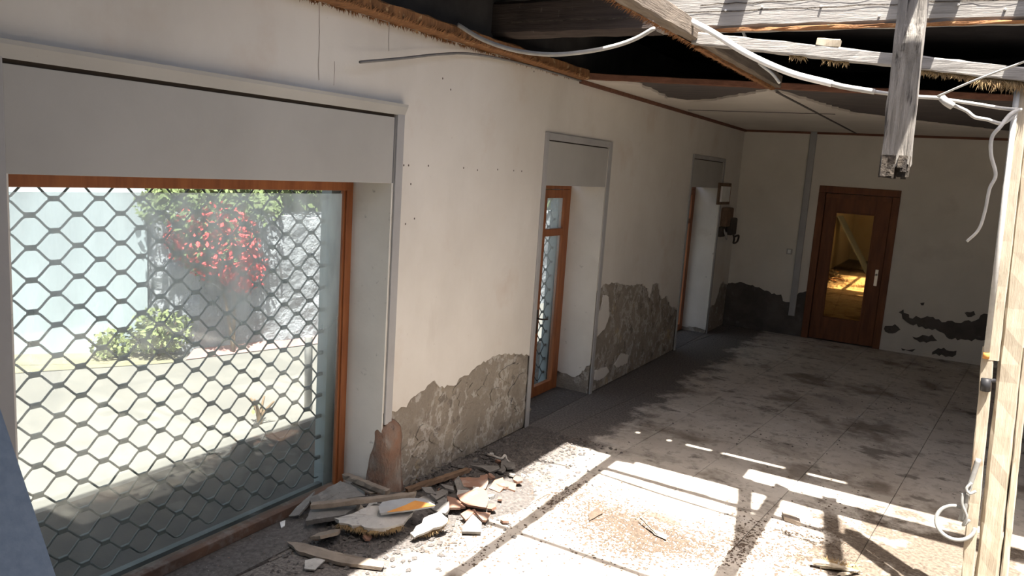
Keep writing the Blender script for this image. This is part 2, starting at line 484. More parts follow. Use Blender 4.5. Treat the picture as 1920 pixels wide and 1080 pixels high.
def coat(name, outline, holes, to3d, thick, m_, parent=None):
    """flat coat with torn outline and holes; to3d maps (u, v, depth) to the room"""
    cu = bpy.data.curves.new(name, 'CURVE')
    cu.dimensions = '2D'
    cu.fill_mode = 'BOTH'
    cu.extrude = thick / 2
    for loop in [outline] + list(holes):
        s = cu.splines.new('POLY')
        s.points.add(len(loop) - 1)
        for i, p in enumerate(loop): s.points[i].co = (p[0], p[1], 0, 1)
        s.use_cyclic_u = True
    ob = bpy.data.objects.new(name, cu)
    COL.objects.link(ob)
    dg = bpy.context.evaluated_depsgraph_get()
    dg.update()
    me = bpy.data.meshes.new_from_object(ob.evaluated_get(dg))
    bpy.data.objects.remove(ob)
    bpy.data.curves.remove(cu)
    for v in me.vertices:
        v.co = Vector(to3d(v.co.x, v.co.y, v.co.z))
    me.materials.clear()
    me.materials.append(M[m_])
    bm = bmesh.new()
    bm.from_mesh(me)
    bmesh.ops.recalc_face_normals(bm, faces=bm.faces[:])
    bm.to_mesh(me)
    bm.free()
    me.name = name
    o = bpy.data.objects.new(name, me)
    COL.objects.link(o)
    o.parent = parent
    return o

def slab(name, pts, thick, m_, parent=None, edge_jit=0.0, seed=0):
    """irregular plate: 3D outline of the upper face, extruded along its normal"""
    rg = random.Random(seed)
    P = [Vector(p) for p in pts]
    nrm = Vector((0, 0, 0))
    for i in range(len(P)):
        a, b = P[i], P[(i + 1) % len(P)]
        nrm += a.cross(b)
    nrm.normalize()
    if nrm.z < 0:
        P.reverse()
        nrm = -nrm
    if edge_jit:
        Q = []
        for i in range(len(P)):
            a, b = P[i], P[(i + 1) % len(P)]
            k = max(1, int((b - a).length / 0.025))
            for j in range(k):
                q = a.lerp(b, j / k)
                if j: q = q + Vector((rg.uniform(-1, 1), rg.uniform(-1, 1), 0)) * edge_jit
                Q.append(q)
        P = Q
    c = sum(P, Vector()) / len(P)
    n = len(P)
    low = [c + (p - c) * 0.96 - nrm * thick for p in P]
    fs = [(n2, (n2 + 1) % n, 2 * n) for n2 in range(n)]
    fs += [(n + (n2 + 1) % n, n + n2, 2 * n + 1) for n2 in range(n)]
    fs += [(i, i + n, (i + 1) % n + n, (i + 1) % n) for i in range(n)]
    return mk(name, P + low + [c + nrm * thick * 0.15, c - nrm * thick], fs, m_, parent)

def shard_pts(c, r, n, tilt, az, rg):
    c = Vector(c)
    rot = Matrix.Rotation(az, 3, 'Z') @ Matrix.Rotation(tilt, 3, 'X')
    a0 = rg.uniform(0, 6.28)
    return [c + rot @ Vector((math.cos(a0 + 6.283 * k / n) * r * rg.uniform(0.6, 1.1),
                              math.sin(a0 + 6.283 * k / n) * r * rg.uniform(0.5, 1.0), 0)) for k in range(n)]

def pebble(acc, c, r, rg, flat=0.6):
    vs_ = []
    for (x, y, z) in ((1, 0, 0), (0, 1, 0), (-1, 0, 0), (0, -1, 0), (0, 0, 1), (0, 0, -0.5)):
        k = r * rg.uniform(0.6, 1.25)
        vs_.append((x * k, y * k, z * k * flat))
    a = rg.uniform(0, 6.28)
    ca, sa = math.cos(a), math.sin(a)
    acc.add([(c[0] + x * ca - y * sa, c[1] + x * sa + y * ca, c[2] + z) for x, y, z in vs_],
            [(0, 1, 4), (1, 2, 4), (2, 3, 4), (3, 0, 4), (1, 0, 5), (2, 1, 5), (3, 2, 5), (0, 3, 5)])

def fringe(acc, p0, p1, n, ln, direction, rg, w=0.004):
    p0, p1, direction = Vector(p0), Vector(p1), Vector(direction).normalized()
    ax = (p1 - p0).normalized()
    for _ in range(n):
        b = p0.lerp(p1, rg.random())
        L = ln * rg.uniform(0.3, 1.1)
        tip = b + (direction + ax * rg.uniform(-0.7, 0.7) + Vector((rg.uniform(-.4, .4), rg.uniform(-.4, .4), rg.uniform(-.4, .4)))).normalized() * L
        s = ax * w
        t = direction.cross(ax).normalized() * w
        acc.add([b - s, b + s, b + t, tip], [(0, 1, 3), (1, 2, 3), (2, 0, 3), (0, 2, 1)])

# ------------------------------------------------------------------ dimensions
YB = 11.32          # back wall
H = 2.84            # ceiling
XR = 5.6            # right wall
YN = -2.6           # rear wall
ZR = 3.35           # roof boards
ZT = 3.33           # wall tops
WT = 0.5            # left wall thickness
SK = 0.014          # plaster coat thickness
WIN = (1.43, 3.53, 1.96)
D1 = (5.39, 6.58, 1.97)
D2 = (9.10, 10.42, 2.0)

# ------------------------------------------------------------------ floor
floor = box('floor', -WT, XR, YN, YB, -0.25, -0.012, 'joint')
tag(floor, kind='structure')

def clip(poly, a, b, c):        # keep a*x + b*y <= c
    out = []
    for i in range(len(poly)):
        p, q = poly[i], poly[(i + 1) % len(poly)]
        dp, dq = a * p[0] + b * p[1] - c, a * q[0] + b * q[1] - c
        if dp <= 0: out.append(p)
        if (dp < 0) != (dq < 0) and dp != dq:
            t = dp / (dp - dq)
            out.append((p[0] + (q[0] - p[0]) * t, p[1] + (q[1] - p[1]) * t))
    return out

TS, TA = 0.6, R(-5.0)
ca, sa = math.cos(TA), math.sin(TA)
rt_ = random.Random(5)
for i in range(-16, 17):
    for j in range(-18, 19):
        g = 0.0018
        quad = [(i * TS + g, j * TS + g), ((i + 1) * TS - g, j * TS + g), ((i + 1) * TS - g, (j + 1) * TS - g), (i * TS + g, (j + 1) * TS - g)]
        quad = [(2.02 + x * ca - y * sa, 4.87 + x * sa + y * ca) for x, y in quad]
        for a, b, c in ((-1, 0, 0.0), (1, 0, XR), (0, -1, -YN), (0, 1, YB)):
            quad = clip(quad, a, b, c)
            if len(quad) < 3: break
        if len(quad) < 3: continue
        cx = sum(q[0] for q in quad) / len(quad)
        cy = sum(q[1] for q in quad) / len(quad)
        ar = abs(sum(quad[k][0] * quad[(k + 1) % len(quad)][1] - quad[(k + 1) % len(quad)][0] * quad[k][1] for k in range(len(quad)))) / 2
        if ar < 0.004: continue
        n = len(quad)
        z = rt_.uniform(-0.0015, 0.0015)
        top = [(cx + (x - cx) * 0.993, cy + (y - cy) * 0.993, z) for x, y in quad]
        mid = [(x, y, z - 0.002) for x, y in quad]
        bot = [(x, y, -0.012) for x, y in quad]
        fs = [tuple(range(n))] + [(k, k + n, (k + 1) % n + n, (k + 1) % n) for k in range(n)] + [(k + n, k + 2 * n, (k + 1) % n + 2 * n, (k + 1) % n + n) for k in range(n)]
        fs = [tuple(reversed(f)) if k else f for k, f in enumerate(fs)]
        mk('tile', top + mid + bot, fs, 'tile', floor)
# thresholds inside the openings (cement)
for k, (a, b, zt) in enumerate((WIN, D1, D2)):
    box('threshold', -WT, 0.0, a, b, -0.012, 0.004, 'grit', floor)

# ------------------------------------------------------------------ left wall
wl = empty('wall_left')
tag(wl, kind='structure')
segs = [(YN, WIN[0]), (WIN[1], D1[0]), (D1[1], D2[0]), (D2[1], YB)]
for a, b in segs:
    box('masonry', -WT, -SK, a, b, 0, H, 'render', wl)
for a, b, zt in (WIN, D1, D2):
    box('lintel', -WT, -SK, a, b, 2.37, H, 'render', wl)
box('attic_masonry', -WT, -SK, YN, YB, H, ZT, 'attic_dark', wl)

toL = lambda u, v, d: (-SK / 2 + d, u, v)

# paint coat with the torn lower edge between the window and the first door
e1 = [(3.639, 0.573), (3.754, 0.556), (3.793, 0.601), (3.921, 0.627), (4.042, 0.672), (4.110, 0.608), (4.303, 0.584), (4.337, 0.624),
      (4.454, 0.623), (4.584, 0.673), (4.750, 0.697), (4.960, 0.691), (5.156, 0.648), (5.282, 0.596)]
e1[0] = (WIN[1], e1[0][1])
e1[-1] = (D1[0], e1[-1][1])
coat('plaster_coat', jag(e1, 0.025, 0.012, seed=3) + [Vector((D1[0], H)), Vector((WIN[1], H))], [], toL, SK, 'paint', wl)
e2 = [(6.662, 1.006), (6.741, 1.050), (7.002, 1.042), (7.291, 0.983), (7.522, 0.967), (7.763, 0.956), (7.958, 0.891), (8.046, 0.769), (8.084, 0.918),
      (8.210, 0.925), (8.283, 0.914), (8.335, 0.838), (8.431, 0.721), (8.626, 0.724), (8.782, 0.592), (8.940, 0.496)]
e2[0] = (D1[1], e2[0][1])
e2[-1] = (D2[0], e2[-1][1])
coat('plaster_coat', jag(e2, 0.03, 0.012, seed=4) + [Vector((D2[0], H)), Vector((D1[1], H))], [], toL, SK, 'paint', wl)
isl = [[(6.764, 0.944), (6.872, 0.914), (6.933, 0.712), (6.837, 0.596), (6.684, 0.549), (6.642, 0.798), (6.722, 0.810)],
       [(7.362, 0.265), (7.554, 0.211), (7.540, 0.130), (7.235, 0.131), (7.179, 0.173)],
       [(6.706, 0.205), (6.979, 0.193), (7.054, 0.124), (6.829, 0.085), (6.711, 0.109)]]
for k, s in enumerate(isl):
    s = [(max(D1[1], p[0]), p[1]) for p in s]
    coat('plaster_remnant', jag(s, 0.03, 0.008, True, 20 + k), [], toL, SK, 'paint', wl)
e3 = [(10.339, 0.359), (10.722, 0.379), (10.809, 0.463), (10.923, 0.639), (11.047, 0.668), (11.157, 0.598)]
e3[0] = (D2[1], e3[0][1])
e3[-1] = (YB, e3[-1][1])
coat('plaster_coat', jag(e3, 0.03, 0.012, seed=5) + [Vector((YB, H)), Vector((D2[1], H))], [], toL, SK, 'paint', wl)
coat('plaster_coat', [Vector(p) for p in ((YN, 0), (WIN[0], 0), (WIN[0], H), (YN, H))], [], toL, SK, 'paint', wl)
coat('plaster_coat', [Vector(p) for p in ((WIN[0], 2.4), (WIN[1], 2.4), (WIN[1], H), (WIN[0], H))], [], toL, SK, 'paint', wl)
coat('plaster_coat', [Vector(p) for p in ((D1[0], 2.37), (D1[1], 2.37), (D1[1], H), (D1[0], H))], [], toL, SK, 'paint', wl)
coat('plaster_coat', [Vector(p) for p in ((D2[0], 2.38), (D2[1], 2.38), (D2[1], H), (D2[0], H))], [], toL, SK, 'paint', wl)

# flaking second coat left on the bare render (thin crusts)
rg = random.Random(77)
for (y0, y1, z0, z1, n) in ((3.75, 5.3, 0.06, 0.62, 26), (6.75, 9.0, 0.1, 0.85, 26)):
    for k in range(n):
        cy, cz = rg.uniform(y0, y1), rg.uniform(z0, z1)
        r = rg.uniform(0.03, 0.12)
        s = [(cy + math.cos(6.283 * i / 9) * r * rg.uniform(.5, 1.2) * 1.3, cz + math.sin(6.283 * i / 9) * r * rg.uniform(.4, 1.1)) for i in range(9)]
        coat('render_crust', jag(s, 0.02, 0.006, True, 300 + k), [], lambda u, v, d, dz=0.0002 * (k + 1): (-SK + 0.0008 + dz + d, u, v), 0.006, 'render', wl)

# plaster lining of the reveals
def reveal(y, side, zt, eb):
    a, b = (y - 0.012, y) if side < 0 else (y, y + 0.012)
    o = box('reveal_lining', -WT, -0.002, a, b, eb, zt, 'reveal', wl)
reveal(WIN[1], -1, 1.96, 0.0)
reveal(WIN[0], 1, 1.96, 0.0)
reveal(D1[0], 1, 1.97, 0.0)
reveal(D2[0], 1, 2.0, 0.0)
# door reveals lose their lining at the foot
toR = lambda y: (lambda u, v, d: (u, y - 0.006 + d, v))
ed = [(-WT, 0.22), (-0.33, 0.17), (-0.24, 0.16), (-0.17, 0.14), (-0.1, 0.18), (-0.05, 0.25), (-0.002, 0.30)]
coat('reveal_lining', jag(ed, 0.02, 0.01, seed=8) + [Vector((-0.002, 1.97)), Vector((-WT, 1.97))], [], toR(D1[1]), 0.012, 'reveal', wl)
coat('reveal_lining', jag([(-WT, 0.06), (-0.3, 0.05), (-0.15, 0.07), (-0.002, 0.05)], 0.03, 0.01, seed=9) + [Vector((-0.002, 2.0)), Vector((-WT, 2.0))], [],
     toR(D2[1]), 0.012, 'reveal', wl)

# hairline cracks and drill holes
def crack(pts, w=0.003):
    P = jag(pts, 0.03, 0.003, seed=int(abs(pts[0][0]) * 100))
    vs_, fs = [], []
    for i, p in enumerate(P):
        vs_ += [(0.0006, p.x - w / 2, p.y), (0.0006, p.x + w / 2, p.y)]
        if i: fs.append((2 * i - 2, 2 * i - 1, 2 * i + 1, 2 * i))
    mk('crack', vs_, fs, 'crack', wl)
crack([(2.901, 2.838), (2.910, 2.693), (2.909, 2.513), (2.915, 2.462)], 0.004)
crack([(3.434, 2.893), (3.437, 2.786), (3.443, 2.685)], 0.004)
crack([(3.020, 2.568), (3.021, 2.449)], 0.003)
for p in ((3.619, 2.065), (3.664, 2.066), (3.858, 2.070), (4.243, 2.069), (4.410, 2.060), (4.670, 2.072), (4.893, 2.071), (5.010, 2.070), (4.052, 2.548), (3.961, 2.604),
          (5.092, 2.799), (3.744, 1.749), (3.693, 1.957), (3.659, 1.719)):
    vs_ = [(0.0008, p[0] + 0.006 * math.cos(k), p[1] + 0.007 * math.sin(k)) for k in [i * 6.283 / 8 for i in range(8)]]
    mk('drill_hole', vs_, [tuple(range(8))], 'hole', wl)

# ------------------------------------------------------------------ back wall
wb = empty('wall_back')
tag(wb, kind='structure')
DX0, DX1, DZ = 1.12, 2.09, 2.105
for a, b, z0, z1 in ((-WT, DX0 + 0.05, 0, ZT), (DX1 - 0.05, XR + 0.2, 0, ZT), (DX0 + 0.05, DX1 - 0.05, DZ - 0.04, ZT)):
    box('masonry', a, b, YB + SK, YB + 0.3, z0, z1, 'render_shaded', wb)
toB = lambda u, v, d: (u, YB + SK / 2 - d, v)
el = [(0.025, 0.617), (0.167, 0.658), (0.357, 0.639), (0.496, 0.598), (0.599, 0.578), (0.635, 0.548), (0.766, 0.558), (0.801, 0.469), (0.915, 0.465), (0.962, 0.543), (1.016, 0.622), (1.076, 0.653)]
el[0] = (0.0, el[0][1])
el[-1] = (DX0, el[-1][1])
coat('plaster_coat', jag(el, 0.03, 0.012, seed=12) + [Vector((DX0, H)), Vector((0, H))], [], toB, SK, 'paint_back', wb)
coat('plaster_coat', [Vector(p) for p in ((DX0, DZ), (DX1, DZ), (DX1, H), (DX0, H))], [], toB, SK, 'paint_back', wb)
hol = [[(2.280, 0.532), (2.333, 0.580), (2.414, 0.480), (2.615, 0.534), (2.792, 0.481), (3.117, 0.539), (3.235, 0.663), (3.348, 0.712), (3.471, 0.684), (3.531, 0.442), (3.256, 0.315),
        (2.932, 0.275), (2.811, 0.346), (2.577, 0.387), (2.431, 0.396), (2.334, 0.457)],
       [(2.143, 0.326), (2.257, 0.368), (2.331, 0.306), (2.244, 0.238), (2.153, 0.249)],
       [(3.026, 0.641), (3.124, 0.681), (3.147, 0.634), (3.069, 0.590)],
       [(2.481, 0.238), (2.703, 0.302), (2.775, 0.232), (2.576, 0.174)],
       [(2.796, 0.137), (3.006, 0.142), (2.969, 0.046), (2.738, 0.037)],
       [(2.371, 0.061), (2.545, 0.082), (2.507, 0.035), (2.391, 0.020)],
       [(2.513, 0.693), (2.563, 0.707), (2.557, 0.667), (2.529, 0.663)]]
coat('plaster_coat', [Vector(p) for p in ((DX1, 0), (XR, 0), (XR, H), (DX1, H))], [jag(h, 0.035, 0.022, True, 40 + k) for k, h in enumerate(hol)],
     toB, SK, 'paint_back', wb)
# grey pipe chase on the back wall
box('trim_1', 0.90, 0.985, YB - 0.035, YB, 0.28, H, 'trim', None, 0.006)['kind'] = 'structure'

# right and rear walls (outside the view), roof edge walls
wr = box('wall_right', XR, XR + 0.3, YN - 0.3, YB + 0.3, 0, ZT, 'paint', None)
tag(wr, kind='structure')
wq = box('wall_rear', -WT, XR, YN - 0.3, YN, 0, 2.9, 'paint', None)
tag(wq, kind='structure')

# ------------------------------------------------------------------ roof boards
roof = empty('roof')
tag(roof, kind='structure')
def rboard(x0, x1, y0, y1, z=ZR):
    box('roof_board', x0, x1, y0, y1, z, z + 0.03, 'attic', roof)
rboard(-0.74, 2.45, 4.55, 4.82)
rboard(-0.74, XR + 0.4, 4.82, 5.000)
# the slit row: boards are missing at three places
for a, b in ((-0.74, 1.47), (1.50, 1.74), (1.77, 1.90), (2.10, 2.185), (2.66, 2.82), (3.09, XR + 0.4)):
    rboard(a, b, 5.000, 5.040)
y = 5.040
while y < YB + 0.4:
    rboard(-0.74, XR + 0.4, y, y + 0.19)
    y += 0.191
NEAR = 1.45  # unseen roof over the near end, added to cut skylight on the left wall
y = YN - 0.3
while y < NEAR - 0.01:
    y1 = min(y + 0.19, NEAR)
    rboard(-0.74, XR + 0.4, y, y1 - 0.001)
    y = y1
x = -0.74
while x < 1.1:
    x1 = min(x + 0.182, 1.13)
    rboard(x, x1 - 0.001, NEAR, 4.549)
    x = x1
for yy in (8.4, 9.8, 11.0):
    beam('rafter', (-0.4, yy, ZR - 0.06), (XR + 0.2, yy, ZR - 0.06), 0.08, 0.12, 'attic', roof, seed=int(yy * 10))

# ------------------------------------------------------------------ ceiling remains
ceil = empty('ceiling')
tag(ceil, kind='structure')
def line_y(x): return 5.83 + (7.09 - 5.83) / 3.07 * x
coat('lath_layer', [Vector(p) for p in ((0, line_y(0)), (XR, line_y(XR)), (XR, YB), (0, YB))], [], lambda u, v, d: (u, v, H + 0.03 + d), 0.02, 'lath', ceil)
ce = [(0, 5.85), (0.38, 6.22), (0.33, 6.8), (0.24, 7.35), (0.36, 7.56), (0.62, 7.44), (0.86, 7.14), (1.12, 6.86), (1.36, 6.53),
      (1.479, 6.851, 2.840)[:2], (1.606, 7.622, 2.840)[:2], (1.782, 8.501, 2.840)[:2], (2.003, 8.808, 2.840)[:2], (2.248, 9.196, 2.840)[:2], (2.633, 9.686, 2.840)[:2], (3.195, 10.428, 2.840)[:2],
      (4.4, 10.7), (XR, 10.9)]
coat('plaster_panel', jag(ce, 0.06, 0.022, seed=15) + [Vector((XR, YB)), Vector((0, YB))], [], lambda u, v, d: (u, v, H + 0.01 + d), 0.02, 'ceil', ceil)
beam('seam_strip', (1.42, 6.6, H - 0.003), (1.47, YB, H - 0.003), 0.022, 0.01, 'lath', ceil, jit=0.001)
beam('seam_strip', (0.1, 8.4, H - 0.002), (1.6, 8.5, H - 0.002), 0.012, 0.008, 'lath', ceil, jit=0.001)
box('trim_2', 0.0, 0.03, 5.86, YB, H - 0.032, H - 0.002, 'batten', None)['kind'] = 'structure'
box('trim_3', 0.03, XR, YB - 0.03, YB, H - 0.03, H - 0.002, 'batten', None)['kind'] = 'structure'

# ------------------------------------------------------------------ grey trims and headers round the openings
def casing(n, a, b, zt, zh, w, proud, zl, zr, crown=False):
    t = empty('trim_%d' % n)
    tag(t, kind='structure')
    box('header_panel', -0.28, -0.004, a + 0.006, b - 0.006, zh, zt - w - 0.008, 'header', t, 0.002)
    box('shadow_gap', -0.28, -0.02, a, b, zh + 0.01, zt - 0.02, 'hole', t)  # dark box behind the header paints the shadow line round it
    box('side_casing', 0.0, proud, b + 0.001, b + w, zr, zt, 'trim', t, 0.003)
    box('side_casing', 0.0, proud, a - w, a - 0.001, zl, zt, 'trim', t, 0.003)
    if crown:
        bm_ = Acc()
        pr = [(0.0, zt - 0.055), (0.012, zt - 0.058), (0.02, zt - 0.04), (0.034, zt - 0.012), (0.036, zt + 0.004), (0.0, zt + 0.004)]
        k = len(pr)
        vs_ = [(x_, a - w, z_) for x_, z_ in pr] + [(x_, b + w, z_) for x_, z_ in pr]
        fs = [(i, (i + 1) % k, (i + 1) % k + k, i + k) for i in range(k)] + [tuple(range(k - 1, -1, -1)), tuple(range(k, 2 * k))]
        mk('top_casing', vs_, fs, 'header', t)
    else:
        box('top_casing', 0.0, proud, a + 0.005, b - 0.005, zt - w, zt, 'trim', t, 0.003)
    return t
casing(4, WIN[0], WIN[1], 2.405, 1.958, 0.065, 0.014, 0.0, 0.50, True)
casing(5, D1[0], D1[1], 2.38, 1.97, 0.055, 0.014, 0.0, 0.0)
casing(6, D2[0], D2[1], 2.39, 2.0, 0.05, 0.012, 0.0, 0.0)

# ------------------------------------------------------------------ shop window
w1 = empty('window_1')
tag(w1, kind='structure')
XW = -0.29
box('top_rail', XW - 0.05, XW, WIN[0], WIN[1] - 0.012, 1.895, 1.957, 'frame', w1, 0.003)
box('side_stile', XW - 0.05, XW, WIN[1] - 0.065, WIN[1] - 0.013, 0.06, 1.895, 'frame', w1, 0.003)
box('side_stile', XW - 0.05, XW, WIN[0] + 0.013, WIN[0] + 0.065, 0.06, 1.895, 'frame', w1, 0.003)
box('bottom_rail', XW - 0.06, XW + 0.015, WIN[0] + 0.013, WIN[1] - 0.013, 0.004, 0.06, 'railwood', w1, 0.004)
box('glazing_bead', XW - 0.03, XW - 0.012, WIN[1] - 0.08, WIN[1] - 0.065, 0.06, 1.895, 'frame', w1, 0.002)
pane = box('pane', XW - 0.032, XW - 0.026, WIN[0] + 0.065, WIN[1] - 0.065, 0.06, 1.895, 'glass', w1)
film = mk('dust_film', [(XW - 0.0255, WIN[0] + 0.065, 0.06), (XW - 0.0255, WIN[1] - 0.065, 0.06), (XW - 0.0255, WIN[1] - 0.065, 1.875), (XW - 0.0255, WIN[0] + 0.065, 1.875)],
          [(0, 1, 2, 3)], 'film', pane)

# roller grille outside the pane
def grille(name, x, ya, yb, label, zbot, ztop, y0=1.728, z0=1.638, links_from=None):
    g = empty(name, (x, (ya + yb) / 2, 0))
    org = Vector((x, (ya + yb) / 2, 0))
    tag(g, label, 'grille')
    PY, PZ = 0.099, 0.0675
    box('guide_rail', x - 0.05 - org.x, x + 0.03 - org.x, yb - 0.075 - org.y, yb - org.y, 0.004, ztop, 'rail', g)
    box('guide_rail', x - 0.05 - org.x, x + 0.03 - org.x, ya - org.y, ya + 0.06 - org.y, 0.004, ztop, 'rail', g)
    box('bottom_bar', x - 0.02 - org.x, x + 0.02 - org.x, ya + 0.06 - org.y, yb - 0.075 - org.y, 0.004, 0.05, 'grille', g)
    me = None
    n0, n1 = math.ceil((zbot - z0) / PZ), math.floor((ztop - z0) / PZ)
    k0, k1 = math.ceil((ya + 0.05 - y0) / PY), math.floor((yb - 0.06 - y0) / PY)
    for n in range(n0, n1):
        path = []
        for k in range(k0, k1 + 1):
            hi = (k + n) % 2                       # node on row n or n + 1
            zc = z0 + (n + hi) * PZ + (0.0035 if not hi else -0.0035)
            yc = y0 + k * PY
            zo = z0 + (n + 1 - hi) * PZ
            for dy in (-0.013, 0.013):
                path.append(Vector((0, yc + dy - org.y, zc)))
            if k < k1:
                sgn = -1 if hi else 1
                dz = PZ - 0.007
                for fy, fz in ((0.028, 0.13), (0.040, 0.33), (0.0495, 0.5), (0.059, 0.67), (0.071, 0.87)):
                    path.append(Vector((0, yc + fy - org.y, zc + sgn * dz * fz)))
        tube('rod', path, 0.0052, 'grille', g, 5)
    for n in range(n0 + 1, n1):
        for k in range(k0, k1 + 1):
            if (k + n) % 2: continue
            if links_from is not None and y0 + k * PY < links_from: continue
            if me is None:
                o = box('link', -0.009, 0.009, -0.022, 0.022, -0.0115, 0.0115, 'grille', g, 0.003)
                me = o.data
            else:
                o = bpy.data.objects.new('link', me)
                COL.objects.link(o)
                o.parent = g
            o.location = (0, y0 + k * PY - org.y, z0 + n * PZ)
    return g
grille('roller_grille', -0.42, WIN[0] + 0.012, WIN[1] - 0.014, 'wavy steel roller grille outside the large shop window pane', 0.05, 1.96)

# ------------------------------------------------------------------ glazed doors in the left wall
def leaf_set(n, a, b, zt, flip):
    d = empty('door_%d' % n)
    tag(d, kind='structure')
    xx = -0.34
    mid = (a + b) / 2 + 0.02
    box('frame_jamb', xx - 0.06, xx, a + 0.013, a + 0.05, 0.004, zt - 0.045, 'frame', d, 0.003)
    box('frame_jamb', xx - 0.06, xx, b - 0.05, b - 0.013, 0.004, zt - 0.045, 'frame', d, 0.003)
    box('frame_head', xx - 0.06, xx, a + 0.013, b - 0.013, zt - 0.045, zt - 0.002, 'frame', d, 0.003)
    for s0, s1, hs in ((a + 0.055, mid - 0.004, 1), (mid + 0.004, b - 0.055, -1)):
        lf = box('hinge_stile', xx - 0.045, xx + 0.005, *((s0, s0 + 0.085) if hs > 0 else (s1 - 0.085, s1)), 0.01, zt - 0.05, 'frame', d, 0.004)
        box('lock_stile', xx - 0.045, xx + 0.005, *((s1 - 0.085, s1) if hs > 0 else (s0, s0 + 0.085)), 0.01, zt - 0.05, 'frame', d, 0.004)
        y0, y1 = s0 + 0.085, s1 - 0.085
        box('bottom_rail', xx - 0.045, xx + 0.005, y0, y1, 0.01, 0.105, 'frame', d, 0.004)
        box('middle_rail', xx - 0.045, xx + 0.005, y0, y1, 1.50, 1.565, 'frame', d, 0.004)
        box('top_rail', xx - 0.045, xx + 0.005, y0, y1, zt - 0.125, zt - 0.05, 'frame', d, 0.004)
        for z0, z1 in ((0.105, 1.50), (1.565, zt - 0.125)):
            box('pane', xx - 0.024, xx - 0.019, y0, y1, z0, z1, 'doorglass', d)
    hy = mid + 0.045
    hp = box('handle_plate', xx + 0.005, xx + 0.011, hy - 0.015, hy + 0.015, 0.62, 0.84, 'dark', d, 0.002)
    tube('handle', spline([(xx + 0.008, hy, 0.76), (xx + 0.05, hy, 0.76), (xx + 0.058, hy + 0.02, 0.757), (xx + 0.058, hy + 0.11, 0.745)], 5), 0.008, 'dark', hp)
    return d
leaf_set(1, D1[0], D1[1], 1.97, 1)
leaf_set(2, D2[0], D2[1], 2.0, 1)
grille('roller_grille', -0.455, D1[0] + 0.012, D1[1] - 0.013, 'wavy steel roller grille outside the narrow glazed door', 0.05, 1.96, links_from=5.9)

# ------------------------------------------------------------------ brown door in the back wall
d3 = empty('door_3')
tag(d3, kind='structure')
aw = 0.09
for a, b in ((DX0 - 0.02, DX0 + aw - 0.02), (DX1 - aw + 0.02, DX1 + 0.02)):
    box('architrave', a, b, YB - 0.02, YB + 0.16, 0, DZ - aw + 0.02, 'door', d3, 0.006)
box('architrave', DX0 - 0.02, DX1 + 0.02, YB - 0.02, YB + 0.16, DZ - aw + 0.02, DZ + 0.02, 'door', d3, 0.006)
L0, L1 = DX0 + aw - 0.015, DX1 - aw + 0.015
yd0, yd1 = YB + 0.03, YB + 0.07
gx0, gx1, gz0, gz1 = 1.34, 1.835, 0.32, 1.78
for nm, a, b, z0, z1 in (('stile', L0, gx0, 0.01, DZ - aw + 0.015), ('stile', gx1, L1, 0.01, DZ - aw + 0.015),
                         ('bottom_rail', gx0, gx1, 0.01, gz0), ('top_rail', gx0, gx1, gz1, DZ - aw + 0.015)):
    box(nm, a, b, yd0, yd1, z0, z1, 'door', d3, 0.003)
for a, b, z0, z1 in ((gx0 - 0.01, gx0 + 0.012, gz0, gz1), (gx1 - 0.012, gx1 + 0.01, gz0, gz1), (gx0, gx1, gz0 - 0.01, gz0 + 0.012), (gx0, gx1, gz1 - 0.012, gz1 + 0.01)):
    box('glazing_bead', a, b, yd0 - 0.01, yd0 + 0.01, z0, z1, 'door', d3, 0.003)
box('top_stop', L0, L1, YB + 0.0, yd0, DZ - aw - 0.05, DZ - aw + 0.015, 'door', d3, 0.004)
ag = box('pane', gx0, gx1, yd0 + 0.014, yd0 + 0.02, gz0, gz1, 'amber', d3)
hp = box('handle_plate', 1.93, 1.97, yd0 - 0.006, yd0, 0.84, 1.06, 'brass', d3, 0.003)
tube('knob', [(1.95, yd0 - 0.004, 0.99), (1.95, yd0 - 0.035, 0.99), (1.95, yd0 - 0.05, 0.99)], 0.014, 'brass', hp)
# dim lobby behind the door
box('lobby_wall', 0.4, 2.9, YB + 1.5, YB + 1.6, 0, 2.4, 'paint_back', wb)
box('lobby_side', 0.3, 0.4, YB + 0.3, YB + 1.6, 0, 2.4, 'paint_back', wb)
box('lobby_side', 2.9, 3.0, YB + 0.3, YB + 1.6, 0, 2.4, 'paint_back', wb)
box('lobby_ceiling', 0.3, 3.0, YB + 0.3, YB + 1.6, 2.4, 2.5, 'paint_back', wb)
box('lobby_floor', 0.3, 3.0, YB, YB + 1.6, -0.1, 0.0, 'joint', wb)

tag(box('baseboard_back', DX1 + 0.03, XR, YB - 0.012, YB, 0, 0.035, 'paint_back'), kind='structure')
# light switch
sw = empty('light_switch', (0.807, YB, 1.18))
tag(sw, 'small square light switch on the back wall left of the brown door', 'switch')
box('plate', -0.04, 0.04, -0.012, 0.0, -0.04, 0.04, 'header', sw, 0.003)
box('rocker', -0.02, 0.02, -0.017, -0.012, -0.025, 0.025, 'white', sw, 0.002)

# ------------------------------------------------------------------ roof timbers
def timber(name, label, cat='timber', group=None, loc=(0, 0, 0)):
    o = empty(name, loc)
    return tag(o, label, cat, group)

